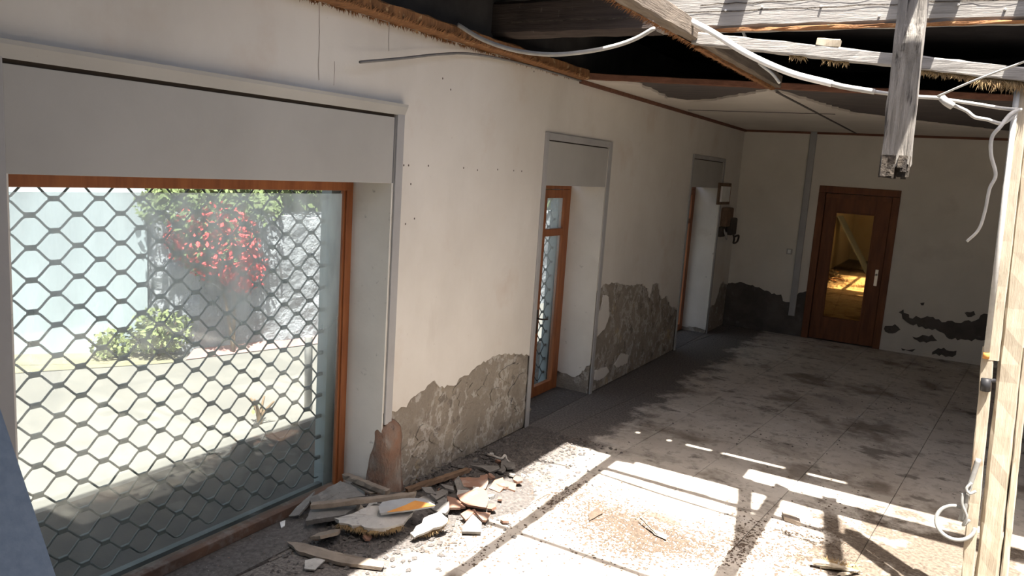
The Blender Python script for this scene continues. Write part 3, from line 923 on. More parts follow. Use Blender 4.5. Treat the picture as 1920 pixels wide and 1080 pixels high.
t = timber('roof_beam', 'large weathered roof beam running across the top of the room', 'beam')
bb = beam('beam_body', (1.14, 4.58, 3.06), (XR + 0.2, 4.58, 3.06), 0.16, 0.22, 'old', t, seg=46, jit=0.004, seed=21)
beam('shaded_sheltered_end', (-0.4, 4.585, 3.06), (1.14, 4.585, 3.06), 0.16, 0.22, 'shelter_shaded', t, seg=20, jit=0.004, seed=29)
beam('edge_strip', (1.3, 4.51, 2.943), (XR, 4.51, 2.943), 0.03, 0.016, 'torn', t, seg=60, jit=0.004, seed=22)
for k, (xx, zz) in enumerate(((1.75, 3.06), (2.06, 3.05), (2.35, 2.99), (2.7, 3.03), (1.55, 3.05), (2.9, 3.0))):
    tube('nail', [(xx, 4.505, zz), (xx, 4.488, zz - 0.002)], 0.006, 'white', bb, 6)
cr = Acc()
for (a, b, zz) in ((1.1, 3.2, 3.045), (0.1, 1.1, 3.03), (1.4, 2.6, 3.085)):
    P = [(a + (b - a) * i / 24, zz + RND.uniform(-0.004, 0.004)) for i in range(25)]
    for i in range(24):
        cr.add([(P[i][0], 4.4965, P[i][1] - .003), (P[i + 1][0], 4.4965, P[i + 1][1] - .003), (P[i + 1][0], 4.4965, P[i + 1][1] + .003), (P[i][0], 4.4965, P[i][1] + .003)], [(0, 1, 2, 3)])
cr.build('split', 'char', bb)

t = timber('ceiling_joist', 'broken ceiling joist with a torn orange underside pointing away from the camera', 'joist')
beam('joist_body', (1.455, 1.4, H + 0.055), (1.455, 6.42, H + 0.055), 0.07, 0.10, 'olday', t, seg=50, jit=0.004, seed=23, ends=0.02)
fa = Acc()
rg = random.Random(31)
fringe(fa, (1.425, 3.0, H + 0.006), (1.425, 6.3, H + 0.006), 900, 0.035, (-0.6, 0, -0.5), rg, 0.004)
fringe(fa, (1.43, 4.4, H + 0.004), (1.45, 6.35, H + 0.004), 500, 0.02, (0.3, 0, -1), rg, 0.006)
tag(fa.build('torn_edge', 'torn', t), kind='stuff')
beam('lath_strip', (1.432, 4.4, H - 0.004), (1.432, 6.38, H - 0.004), 0.03, 0.018, 'torn', t, seg=30, jit=0.004, seed=24)

t = timber('ceiling_batten', 'sunlit thin batten sloping from the joist down to the post head', 'batten')
bp0, bp1 = Vector((1.47, 4.25, 2.855)), Vector((3.06, 4.25, 2.655))
beam('batten_body', bp0, bp1, 0.05, 0.062, 'old', t, seg=30, jit=0.003, seed=25, ends=0.01)
fa = Acc()
q = lambda k: bp0.lerp(bp1, k) + Vector((0, 0, -0.03))
for a, b, n in ((0.32, 0.37, 50), (0.42, 0.50, 70), (0.66, 0.98, 420), (0.85, 1.0, 260)):
    fringe(fa, q(a), q(b), n, 0.04 if a < 0.8 else 0.07, (0.2, -0.3, -1), rg, 0.004)
tag(fa.build('reed_fringe', 'reed', t), kind='stuff')
t = timber('wood_block', 'small wooden block resting on the sloping batten', 'block', None)
c = bp0.lerp(bp1, 0.435)
beam('block_body', c + Vector((-0.055, 0, 0.054)), c + Vector((0.055, 0, 0.042)), 0.05, 0.04, 'post', t, seg=3, jit=0.002, seed=26)

t = timber('cross_batten', 'red brown batten crossing the ceiling at the torn plaster edge', 'batten')
beam('batten_body', (0.0, line_y(0) - 0.02, H + 0.022), (XR - 0.02, line_y(XR) - 0.02, H + 0.022), 0.04, 0.048, 'batten', t, seg=50, jit=0.003, seed=27)

t = timber('wall_plate', 'torn orange brown lath strip along the top of the left wall', 'lath strip')
beam('plate_body', (0.06, 0.2, H + 0.03), (0.06, 5.80, H + 0.03), 0.11, 0.075, 'torn', t, seg=70, jit=0.006, seed=28)
fa = Acc()
fringe(fa, (0.02, 1.6, H - 0.01), (0.02, 5.7, H - 0.01), 700, 0.03, (0.2, 0, -1), rg, 0.005)
fringe(fa, (0.112, 1.6, H + 0.0), (0.112, 5.7, H + 0.0), 900, 0.04, (0.6, 0, 0.6), rg, 0.005)
tag(fa.build('torn_edge', 'torn', t), kind='stuff')

# unseen timbers across the open roof; boards added to cast the shadows below
t = timber('roof_batten', 'thin roof batten spanning the open roof above the hanging timber', 'batten')
beam('batten_body', (-0.4, 2.93, 3.14), (XR + 0.1, 2.93, 3.14), 0.045, 0.05, 'olday', t, seg=30, seed=33)
def rb(label, p0, p1, w, seed):
    t_ = timber('roof_board', label, 'board')
    beam('board_body', p0, p1, w, 0.03, 'olday', t_, seg=20, seed=seed, ends=0.03)
rb('short unseen roof board on the beam straight above the joist', (1.62, 4.36, 3.19), (1.62, 4.70, 3.19), 0.13, 34)
rb('slanting unseen roof board resting on the beam and the long board', (2.44, 4.66, 3.222), (2.68, 3.55, 3.222), 0.10, 35)
rb('long unseen roof board above the hanging timber', (2.68, 4.70, 3.19), (2.68, 2.60, 3.19), 0.11, 36)
rb('slanting unseen roof board above the right hand post', (2.99, 4.70, 3.19), (3.36, 2.60, 3.19), 0.10, 37)
rb('short unseen cross board, added for shade, lying on two roof boards near the front', (2.30, 2.76, 3.225), (2.83, 2.76, 3.225), 0.09, 38)

# hanging rotten timber
t = timber('hanging_timber', 'weathered timber hanging from the roof with a black rotted end', 'timber', loc=(0, 0, 0))
hx, hy = 2.62, 3.02
def hang_geo():
    rg2 = random.Random(41)
    vs_, fs = [], []
    seg, prof = 46, []
    for sx, sy in ((-1, -1), (1, -1), (1, 1), (-1, 1)):
        for k in range(4):
            nx = {(-1, -1): (1, 0), (1, -1): (0, 1), (1, 1): (-1, 0), (-1, 1): (0, -1)}[(sx, sy)]
            prof.append((sx + nx[0] * k * 0.5, sy + nx[1] * k * 0.5))
    n = len(prof)
    for i in range(seg + 1):
        z = 3.17 - (3.17 - 2.19) * i / seg
        k = i / seg
        cx, cy = hx + 0.03 * k - 0.012, hy
        w = 0.047 - 0.004 * k
        for j, (px, py) in enumerate(prof):
            g = noise.noise(Vector((px * 2.2, py * 2.2, z * 2.5))) * 0.006 + noise.noise(Vector((px * 6, py * 6, z * 9))) * 0.004
            kn = 0.012 * math.exp(-((z - 2.60) / 0.05) ** 2) * (1 if py < 0 else 0)
            e = rg2.uniform(-0.015, 0.02) if i == seg else 0
            vs_.append((cx + px * (w + g), cy + py * (w + g + kn), z + e))
    for i in range(seg):
        for j in range(n):
            a, b = i * n + j, i * n + (j + 1) % n
            fs.append((a, a + n, b + n, b))
    fs.append(tuple(range(n)))
    fs.append(tuple(range(seg * n + n - 1, seg * n - 1, -1)))
    return vs_, fs
hv, hf = hang_geo()
hb = mk('timber_body', hv, hf, 'hang', t)
a = Acc()
for _ in range(42):
    x, yv = hx + 0.018 + rg.uniform(-0.040, 0.036), hy + rg.uniform(-0.050, 0.040)
    L = rg.uniform(0.0, 0.04)
    a.box(x - .009, x + .009, yv - .007, yv + .007, 2.185 - L, 2.225)
a.build('rotted_end', 'char', hb)['label'] = 'black rotted end'

# ------------------------------------------------------------------ right hand post
t = timber('timber_post', 'leaning pale timber post standing at the right edge', 'post', loc=(3.2, 4.3, 0))
def pl(x, y, z): return (x - 3.2, y - 4.3, z)
beam('post_body', pl(3.215, 4.34, 0.0), pl(3.085, 4.34, 2.66), 0.095, 0.09, 'post', t, seg=30, jit=0.003, seed=51, upv=(0, 1, 0))
beam('side_board', pl(3.288, 4.345, 0.0), pl(3.205, 4.345, 1.42), 0.03, 0.10, 'post', t, seg=16, jit=0.002, seed=52, upv=(0, 1, 0))
beam('front_lath', pl(3.135, 4.29, 0.0), pl(3.052, 4.29, 1.40), 0.05, 0.03, 'post', t, seg=18, jit=0.002, seed=53, upv=(0, 1, 0))
beam('upper_lath', pl(3.075, 4.288, 1.34), pl(3.02, 4.288, 2.62), 0.05, 0.03, 'post', t, seg=18, jit=0.002, seed=54, upv=(0, 1, 0))
t2 = timber('cable_conduit', 'white cable conduit running down the front of the post', 'conduit')
cb = tube('conduit_body', [(2.996, 4.27, 2.60), (3.024, 4.268, 1.9), (3.046, 4.268, 1.36)], 0.0125, 'wirewhite', t2)
tube('cut_end', [(3.0455, 4.268, 1.375), (3.047, 4.268, 1.345)], 0.014, 'orange', cb)
t2 = timber('conduit_cap', 'black cap on the stub of conduit low on the post', 'cap')
tube('cap', [(3.062, 4.262, 1.25), (3.066, 4.262, 1.19)], 0.022, 'black', t2)
tube('cap_clip', [(3.06, 4.262, 1.24), (3.10, 4.275, 1.245)], 0.01, 'black', t2)
# cable bundle at the foot of the post
t2 = timber('cable_coil', 'coil of grey cable hanging low on the post', 'cable')
cc = Vector((3.050, 4.280, 0.500))
loop = [cc + Vector((0.085 * math.cos(a_) - 0.015, 0.03 * math.sin(a_), 0.075 * math.sin(a_))) for a_ in [R(x_) for x_ in range(60, 380, 20)]]
tube('coil', spline(loop, 3), 0.010, 'wirecoil', t2)
tube('strand', spline([(3.086, 4.270, 0.851), (3.072, 4.270, 0.738), (3.061, 4.260, 0.656), (3.061, 4.260, 0.586), (3.053, 4.270, 0.524)], 6), 0.012, 'wirecoil', t2)
tube('strand', spline([(3.073, 4.250, 0.731), (3.055, 4.240, 0.700), (3.071, 4.240, 0.679), (3.096, 4.250, 0.694)], 6), 0.007, 'wirecoil', t2)
tube('strand', spline([(3.045, 4.250, 0.669), (3.048, 4.240, 0.618), (3.074, 4.240, 0.561), (3.067, 4.250, 0.508), (3.090, 4.250, 0.543)], 6), 0.007, 'wirecoil', t2)

# ------------------------------------------------------------------ cables under the ceiling
def cable(name, label, pts, r, m_, n=8, **k):
    return tag(tube(name, spline(pts, n), r, m_, None, **k), label, 'cable')
cable('dark_cable', 'thin dark cable end sticking out across the plaster above the shop window',
      [(0.10, 3.10, 2.575), (0.075, 3.45, 2.645), (0.06, 3.85, 2.73), (0.05, 4.2, 2.785), (0.04, 4.7, 2.815), (0.03, 5.3, 2.825), (0.022, 5.84, 2.825)], 0.008, 'wiregrey')
cable('sagging_cable', 'grey and white cable sagging from the joist to the wall plate',
      [(1.290, 4.100, 2.890), (1.179, 4.100, 2.834), (1.049, 4.080, 2.791), (0.885, 4.050, 2.760), (0.698, 4.020, 2.746), (0.478, 4.000, 2.770), (0.283, 3.950, 2.827), (0.133, 3.900, 2.907)], 0.0125, 'wirewhite')
t2 = timber('white_conduit', 'thick white conduit sagging from the joist towards the hanging timber', 'conduit')
tube('conduit_body', spline([(1.445, 4.120, 2.938), (1.600, 4.120, 2.863), (1.792, 4.120, 2.752), (2.015, 4.120, 2.656), (2.222, 4.120, 2.602)], 8), 0.016, 'white', t2)
tube('conduit_joint', spline([(2.222, 4.120, 2.602), (2.285, 4.120, 2.587), (2.418, 4.120, 2.566)], 6), 0.013, 'wirewhite', t2)
tube('cable_core', spline([(2.418, 4.120, 2.566), (2.558, 4.120, 2.548), (2.713, 4.120, 2.540)], 6), 0.009, 'wirewhite', t2)
cable('thin_wire', 'thin taut wire rising from the cable joint to the upper right', [(2.680, 4.120, 2.545), (2.829, 4.050, 2.613), (3.014, 4.000, 2.690)], 0.005, 'wirewhite')
cable('twin_cable', 'pale cable running from the cable joint to the post head', [(2.714, 4.120, 2.535), (2.843, 4.150, 2.519), (2.949, 4.180, 2.505), (3.022, 4.220, 2.504)], 0.008, 'wirewhite')
t2 = timber('knotted_cable', 'pale knotted cable hanging slack before the post head', 'cable')
tube('cable_run', spline([(2.704, 4.100, 2.533), (2.750, 4.100, 2.510), (2.810, 4.100, 2.483), (2.847, 4.100, 2.456), (2.894, 4.120, 2.449), (2.958, 4.140, 2.436), (3.004, 4.200, 2.487)], 8), 0.008, 'wirewhite', t2)
tube('knot', spline([(2.706, 4.090, 2.537), (2.728, 4.080, 2.517), (2.753, 4.090, 2.502)], 5), 0.017, 'wirewhite', t2)
cable('dangling_cable', 'long white cable dangling free beside the post',
      [(3.008, 4.200, 2.501), (2.979, 4.150, 2.473), (2.949, 4.100, 2.416), (2.925, 4.100, 2.369), (2.932, 4.100, 2.294), (2.962, 4.100, 2.206), (2.947, 4.100, 2.141), (2.944, 4.100, 2.045), (2.931, 4.100, 1.959), (2.892, 4.100, 1.899)],
      0.0095, 'wirewhite', r1=0.006)
cable('loose_wire', 'thin loose wire hanging down behind the sloping batten', [(1.362, 5.600, 3.131), (1.417, 5.600, 3.040), (1.484, 5.600, 2.932), (1.590, 5.600, 2.852), (1.652, 5.600, 2.785)], 0.010, 'white')

# ------------------------------------------------------------------ electrical board by the far corner
t = timber('meter_board', 'white fuse panel on a dark wooden backing near the far corner', 'fuse box', loc=(0, 10.55, 1.8))
box('backing_board', 0.0, 0.025, -0.30, 0.28, -0.02, 0.27, 'stickbrown', t, 0.004)
box('panel', 0.025, 0.05, -0.24, 0.16, 0.02, 0.225, 'white', t, 0.004)
t = timber('broken_meter', 'broken dark meter casing with hanging wires under the fuse panel', 'meter', loc=(0, 10.75, 1.5))
box('casing', 0.0, 0.09, -0.22, 0.12, -0.02, 0.24, 'stickbrown', t, 0.02)
box('cover', 0.03, 0.13, -0.02, 0.22, -0.14, 0.10, 'dark', t, 0.02)
box('terminal', 0.0, 0.06, -0.28, -0.10, -0.16, -0.02, 'dark', t, 0.015)
tube('wire', spline([(0.05, -0.18, -0.05), (0.09, -0.16, -0.15), (0.08, -0.08, -0.19), (0.05, -0.02, -0.10)], 6), 0.012, 'pale', t)
tube('wire', spline([(0.08, 0.1, -0.05), (0.12, 0.16, -0.18), (0.10, 0.24, -0.26), (0.12, 0.36, -0.24), (0.12, 0.40, -0.16), (0.1, 0.25, -0.17)], 6), 0.014, 'dark', t)

# ------------------------------------------------------------------ leaning grey panel at the near left
e0, e1_ = Vector((0.177, 1.300, 1.175)), Vector((0.477, 1.300, 0.685))
dl = (e1_ - e0).normalized()
bot = e0 + dl * ((0.0 - e0.z) / dl.z)
top = e0 + dl * ((0.05 - e0.x) / dl.x)
nrm = Vector((-dl.z, 0, dl.x)).normalized()
if nrm.x < 0: nrm = -nrm
b0, b1 = bot, top
pts_ = [b0, b1, b1 + Vector((0, -0.9, 0)), b0 + Vector((0, -0.9, 0))]
pn = mk('leaning_panel', pts_ + [p - nrm * 0.03 for p in pts_], [(0, 1, 2, 3), (7, 6, 5, 4), (0, 4, 5, 1), (1, 5, 6, 2), (2, 6, 7, 3), (3, 7, 4, 0)], 'sheet')
pn.location.z = 0.016
pn.location.x = 0.0
tag(pn, 'grey panel tinted with painted skylight blue, leaning against the left wall at the near corner', 'panel')

# ------------------------------------------------------------------ worn block at the foot of the window reveal
def block_geo():
    vs_, fs = [], []
    seg, n = 22, 22
    for i in range(seg + 1):
        k = i / seg
        z = 0.51 * k
        for j in range(n):
            a_ = 6.283 * j / n
            px, py = math.cos(a_), math.sin(a_)
            s = 1 / max(abs(px), abs(py)) ** 0.6
            rx, ry = 0.10 - 0.03 * k, 0.10 - 0.025 * k
            g = 1 + 0.16 * noise.noise(Vector((px * 1.1, py * 1.1, z * 4))) + 0.07 * noise.noise(Vector((px * 4, py * 4, z * 14)))
            sh = 1 - 0.45 * max(0, (k - 0.88) / 0.12) ** 2
            vs_.append((-0.02 + px * rx * s * g * sh, 3.592 + py * ry * s * g * sh, z))
    for i in range(seg):
        for j in range(n):
            a_, b_ = i * n + j, i * n + (j + 1) % n
            fs.append((a_, b_, b_ + n, a_ + n))
    fs.append(tuple(range(n - 1, -1, -1)))
    fs.append(tuple(range(seg * n, seg * n + n)))
    return vs_, fs
bv, bf = block_geo()
tag(mk('corner_block', bv, bf, 'block', None, True), 'worn reddish masonry stump at the foot of the shop window reveal', 'stump')

# ------------------------------------------------------------------ rubble heap
def thing_slab(name, label, cat, pts, thick, m_, ej=0.006, seed=0, group=None):
    return tag(slab(name, pts, thick, m_, None, ej, seed), label, cat, group)
Z1, Z2, Z3 = 0.06, 0.10, 0.15
thing_slab('ceiling_sheet', 'grey ceiling sheet leaning in the rubble against the window', 'sheet',
           [(-0.157, 3.343, 0.160), (-0.018, 3.330, 0.160), (0.072, 3.310, 0.140), (-0.170, 3.116, 0.090), (-0.199, 3.131, 0.110), (-0.179, 3.289, 0.140)], 0.02, 'slate', 0.009, 1)
thing_slab('ceiling_sheet', 'narrow grey ceiling sheet under the long stick in the rubble', 'sheet',
           [(-0.136, 3.081, 0.100), (0.081, 3.257, 0.120), (0.089, 3.123, 0.100), (0.010, 3.033, 0.090), (-0.055, 2.956, 0.080)], 0.03, 'slate', 0.009, 2)
cw = thing_slab('plaster_slab', 'whitish reed plaster slab with a shaggy brown edge', 'slab',
                [(0.067, 3.052, 0.100), (0.139, 3.123, 0.120), (0.176, 3.263, 0.140), (0.377, 3.396, 0.130), (0.398, 3.315, 0.120), (0.410, 3.233, 0.100), (0.382, 3.166, 0.100), (0.326, 3.090, 0.100), (0.229, 3.064, 0.100), (0.130, 3.024, 0.100)],
                0.03, 'pale', 0.012, 3)
fa = Acc()
P_ = [(0.120, 3.036, 0.090), (0.222, 3.072, 0.090), (0.318, 3.100, 0.090), (0.372, 3.177, 0.090), (0.401, 3.241, 0.090)]
for i in range(4):
    fringe(fa, P_[i], P_[i + 1], 130, 0.045, (0.3, -0.5, -0.8), rg, 0.003)
tag(fa.build('reed_fringe', 'reed', cw), kind='stuff')
cs = thing_slab('plaster_slab', 'sunlit curled reed plaster slab at the front of the rubble', 'slab',
                [(0.475, 3.220, 0.070), (0.475, 3.271, 0.090), (0.489, 3.375, 0.120), (0.518, 3.432, 0.130), (0.572, 3.440, 0.100), (0.574, 3.374, 0.080), (0.540, 3.310, 0.070), (0.499, 3.228, 0.050)],
                0.03, 'pale', 0.014, 4)
fa = Acc()
P_ = [(0.467, 3.240, 0.040), (0.520, 3.338, 0.050), (0.554, 3.404, 0.060), (0.552, 3.463, 0.080)]
for i in range(3):
    fringe(fa, P_[i], P_[i + 1], 90, 0.035, (0.3, -0.3, -0.8), rg, 0.003)
tag(fa.build('reed_fringe', 'reed', cs), kind='stuff')
ob = thing_slab('split_board', 'blue grey board with a fresh orange split face lying on the rubble', 'board',
                [(0.263, 3.195, 0.170), (0.253, 3.243, 0.180), (0.342, 3.358, 0.190), (0.424, 3.409, 0.190), (0.500, 3.412, 0.170), (0.398, 3.289, 0.160), (0.295, 3.173, 0.150)], 0.02, 'bluegrey', 0.003, 5)
slab('split_face', [(0.326, 3.194, 0.158), (0.373, 3.275, 0.178), (0.407, 3.343, 0.196), (0.448, 3.360, 0.194), (0.511, 3.396, 0.178), (0.416, 3.281, 0.166)], 0.006, 'orange', ob, 0.003, 6)
def stick(name, label, p0, p1, w, h, m_, seed, cat='stick', group=None):
    return tag(beam(name, p0, p1, w, h, m_, None, seg=14, jit=min(w, h) * 0.12, seed=seed, ends=0.012), label, cat, group)
stick('wood_stick', 'long dusty wooden stick lying across the top of the rubble', (-0.090, 3.035, 0.130), (0.368, 3.394, 0.200), 0.035, 0.03, 'stick', 61)
stick('wood_batten', 'brown batten lying along the foot of the bare wall', (0.112, 3.652, 0.070), (0.203, 4.206, 0.050), 0.035, 0.03, 'stickbrown', 62, 'batten')
stick('wood_stick', 'grey stick leaning from the window corner onto the rubble', (-0.232, 3.471, 0.130), (0.172, 3.394, 0.160), 0.04, 0.03, 'stick', 63)
stick('wood_stick', 'short broken lath beneath the leaning stick in the rubble', (-0.177, 3.496, 0.090), (0.059, 3.402, 0.120), 0.05, 0.012, 'stick', 64)
thing_slab('wood_splinter', 'pointed grey splinter at the left end of the rubble', 'splinter',
           [(-0.229, 2.998, 0.040), (-0.254, 3.084, 0.060), (-0.232, 3.205, 0.120), (-0.182, 3.104, 0.090), (-0.180, 3.028, 0.050)], 0.012, 'slate', 0.002, 7)
thing_slab('wood_plank', 'flat broken plank lying in front of the rubble heap', 'plank',
           [(-0.032, 2.801, 0.030), (0.065, 2.829, 0.040), (0.328, 2.874, 0.040), (0.512, 2.955, 0.030), (0.549, 2.902, 0.030), (0.350, 2.810, 0.030), (0.096, 2.761, 0.030)], 0.022, 'stick', 0.003, 8)
tshape = [
 ('terra', 0.07, [(0.254, 4.023, 0.070), (0.353, 4.095, 0.070), (0.386, 4.150, 0.090), (0.452, 4.063, 0.080), (0.473, 3.996, 0.060), (0.396, 3.968, 0.060), (0.347, 3.938, 0.060)], 'flat terracotta tile shard behind the other shards by the wall'),
 ('terra', 0.07, [(0.409, 3.767, 0.080), (0.471, 3.942, 0.090), (0.527, 3.918, 0.090), (0.591, 3.849, 0.080), (0.634, 3.752, 0.070), (0.526, 3.712, 0.070), (0.457, 3.736, 0.070)], 'largest terracotta tile shard in the middle of the shards'),
 ('terra', 0.05, [(0.357, 3.737, 0.070), (0.410, 3.747, 0.070), (0.463, 3.737, 0.060), (0.501, 3.673, 0.060), (0.447, 3.630, 0.060)], 'reddish tile shard left of the largest shard'),
 ('terra', 0.05, [(0.537, 3.622, 0.050), (0.550, 3.696, 0.060), (0.597, 3.673, 0.060), (0.596, 3.592, 0.040)], 'small orange tile shard below the largest shard'),
 ('terra', 0.05, [(0.594, 3.686, 0.060), (0.672, 3.744, 0.050), (0.693, 3.662, 0.040), (0.674, 3.654, 0.040)], 'pointed orange tile shard at the lower right of the shards'),
 ('terra', 0.06, [(0.471, 4.042, 0.050), (0.443, 4.152, 0.060), (0.465, 4.227, 0.060), (0.542, 4.124, 0.060), (0.550, 4.047, 0.040)], 'half sunlit tile shard right of the largest shard'),
 ('slate', 0.05, [(0.152, 4.307, 0.040), (0.326, 4.400, 0.050), (0.355, 4.363, 0.050), (0.313, 4.306, 0.030), (0.239, 4.318, 0.040)], 'thin grey pointed shard beside the curled twig'),
 ('slate', 0.05, [(0.610, 3.543, 0.030), (0.607, 3.648, 0.060), (0.688, 3.622, 0.040), (0.738, 3.540, 0.030), (0.649, 3.477, 0.030)], 'dark grey upright shard at the front of the shards'),
 ('terra', 0.04, [(0.472, 4.206, 0.050), (0.564, 4.237, 0.040), (0.605, 4.156, 0.030), (0.529, 4.136, 0.040)], 'grey brown tile shard at the right rim of the shards'),
 ('slate', 0.05, [(0.260, 3.953, 0.070), (0.259, 4.003, 0.090), (0.351, 3.932, 0.060), (0.375, 3.960, 0.050), (0.346, 3.870, 0.050)], 'upright grey sliver left of the rear tile shard'),
 ('slate', 0.05, [(0.351, 3.635, 0.070), (0.364, 3.698, 0.080), (0.428, 3.661, 0.060), (0.425, 3.624, 0.050)], 'grey triangular shard near the split orange board'),
 ('slate', 0.04, [(0.214, 3.861, 0.070), (0.291, 3.900, 0.060), (0.315, 3.871, 0.050), (0.267, 3.846, 0.060)], 'dark grey flake beside the brown batten'),
 ('pale', 0.04, [(0.412, 3.941, 0.080), (0.453, 3.953, 0.080), (0.486, 3.868, 0.090), (0.446, 3.882, 0.080)], 'small whitish flake between the two big tile shards'),
 ('pale', 0.04, [(0.356, 3.855, 0.070), (0.411, 3.903, 0.070), (0.454, 3.879, 0.070), (0.384, 3.804, 0.060)], 'pale plaster flake just above the largest shard'),
 ('slate', 0.05, [(0.222, 3.650, 0.120), (0.264, 3.693, 0.120), (0.329, 3.662, 0.100), (0.263, 3.642, 0.100)], 'grey flake leaning on the right end of the stick'),
 ('slate', 0.05, [(0.299, 3.638, 0.100), (0.300, 3.768, 0.090), (0.350, 3.736, 0.080), (0.348, 3.637, 0.080)], 'grey plate between the stick end and the shards')]
for k, (m_, th, pts, lab) in enumerate(tshape):
    thing_slab('tile_shard' if m_ == 'terra' else 'plaster_shard', lab, 'shard', pts, 0.016, m_, 0.002, 100 + k)
rg = random.Random(91)
for k in range(46):
    u = rg.random()
    if u < 0.55: c = (rg.gauss(0.34, 0.16), rg.gauss(4.05, 0.24))
    else: c = (rg.gauss(0.15, 0.2), rg.gauss(3.35, 0.3))
    if c[0] < 0.05 or (c[0] < 0.14 and abs(c[1] - 3.575) < 0.16): continue
    m_ = rg.choice(['terra', 'slate', 'slate', 'pale', 'terra'])
    r = rg.uniform(0.018, 0.045)
    nm, lab, grp = {'terra': ('tile_chip', 'small terracotta chip scattered round the rubble heap', 'terracotta chips in the rubble'),
                    'slate': ('mortar_chip', 'small grey mortar chip scattered round the rubble heap', 'grey chips in the rubble'),
                    'pale': ('plaster_chip', 'small whitish plaster chip scattered round the rubble heap', 'white chips in the rubble')}[m_]
    where = 'among the tile shards by the bare wall' if c[1] > 3.75 else ('close to the shop window rail' if c[1] < 3.2 else 'in front of the reed plaster slabs')
    lab = lab.replace('scattered round the rubble heap', where)
    grp = grp + ' ' + where
    thing_slab(nm, lab, 'chip', shard_pts((c[0], c[1], rg.uniform(0.02, 0.05)), r, rg.choice([4, 5, 6]), rg.uniform(0, 0.5), rg.uniform(0, 6.28), rg), 0.014, m_, 0, 0, grp)
rg = random.Random(191)
for k in range(30):
    if k < 18: c = (rg.gauss(0.16, 0.14), rg.gauss(3.42, 0.16))
    else: c = (rg.gauss(0.40, 0.12), rg.gauss(3.98, 0.2))
    if c[0] < 0.06 or (c[0] < 0.20 and abs(c[1] - 3.592) < 0.24): continue
    m_ = rg.choice(['slate', 'slate', 'pale', 'stick'] if k < 18 else ['terra', 'slate', 'terra'])
    nm, lab, grp = {'slate': ('mortar_fragment', 'grey mortar fragment buried in the rubble heap', 'grey fragments in the heap'),
                    'pale': ('plaster_fragment', 'whitish plaster fragment buried in the rubble heap', 'white fragments in the heap'),
                    'stick': ('wood_fragment', 'brown wood fragment buried in the rubble heap', 'wood fragments in the heap'),
                    'terra': ('tile_fragment', 'terracotta fragment half buried among the tile shards', 'tile fragments in the heap')}[m_]
    r = rg.uniform(0.05, 0.10) if k < 18 else rg.uniform(0.035, 0.065)
    thing_slab(nm, lab, 'fragment', shard_pts((c[0], c[1], rg.uniform(0.05, 0.09) if k < 18 else rg.uniform(0.03, 0.06)), r, rg.choice([5, 6, 7]), rg.uniform(0.05, 0.6), rg.uniform(0, 6.28), rg),
               0.018, m_, 0.006, 400 + k, grp)
# trodden dirt beside the left wall
toF = lambda u, v, d: (u, v, 0.0035 + d)
tag(coat('dirt_layer', jag([(-0.27, 1.46), (-0.002, 1.46), (-0.002, 3.50), (-0.27, 3.50)], 0.2, 0.0, True), [], lambda u, v, d: (u, v, 0.0065 + d), 0.003, 'grit'), 'dark dirt on the sill floor inside the shop window', 'dirt', kind='stuff')
# heap core: grit under the slabs
acc = Acc()
rg = random.Random(92)
for _ in range(5200):
    u = rg.random()
    if u < 0.5:
        x, yv = rg.gauss(0.1, 0.22), rg.gauss(3.35, 0.28)
        hgt = max(0, 0.10 - 0.22 * math.hypot((x - 0.12) * 1.2, yv - 3.4))
    else:
        x, yv = abs(rg.gauss(0.12, 0.26)), rg.uniform(3.6, 5.4)
        hgt = max(0, 0.05 - 0.09 * abs(x) - 0.06 * abs(yv - 4.05))
    if x < 0.01 and yv > 3.5: x = abs(x) + 0.02
    if x < -0.27: continue
    pebble(acc, (x, yv, hgt * rg.random() + 0.004), rg.choice([0.006, 0.008, 0.010, 0.014, 0.02]), rg)
# mounds
for (mx, my, mr, mh) in ((0.12, 3.42, 0.42, 0.085), (0.42, 4.05, 0.34, 0.045), (0.05, 4.3, 0.25, 0.03), (-0.12, 3.1, 0.22, 0.03)):
    n = 20
    vs_, fs = [], []
    for i in range(7):
        rr = mr * i / 6
        for j in range(n):
            a_ = 6.283 * j / n
            x = mx + rr * math.cos(a_) * (1 + 0.15 * noise.noise(Vector((math.cos(a_) * 2, math.sin(a_) * 2, my))))
            yv = my + rr * math.sin(a_) * 1.2
            if yv > 3.5: x = max(x, 0.004)
            x = max(x, -0.27)
            vs_.append((x, yv, 0.001 + mh * (0.5 + 0.5 * math.cos(math.pi * i / 6)) * (1 + 0.4 * noise.noise(Vector((x * 9, yv * 9, 0))))))
    for i in range(6):
        for j in range(n):
            a_, b_ = i * n + j, i * n + (j + 1) % n
            fs.append((a_, a_ + n, b_ + n, b_))
    acc.add(vs_, fs)
tag(acc.build('rubble_grit', 'grit'), 'dark grit and crumbled mortar along the foot of the left wall', 'grit', kind='stuff')

t = timber('curled_twig', 'pale curled twig on the dark grit beside the shards', 'twig')
tube('twig_stem', spline([(0.131, 4.571, 0.030), (0.210, 4.527, 0.050), (0.284, 4.502, 0.060), (0.294, 4.532, 0.080), (0.310, 4.534, 0.050), (0.322, 4.567, 0.020)], 5), 0.010, 'pale', t, r1=0.007)
slab('hanging_flake', [(0.272, 4.524, 0.050), (0.310, 4.535, 0.060), (0.369, 4.428, 0.020), (0.379, 4.371, 0.012), (0.321, 4.439, 0.030)], 0.006, 'slate', t)

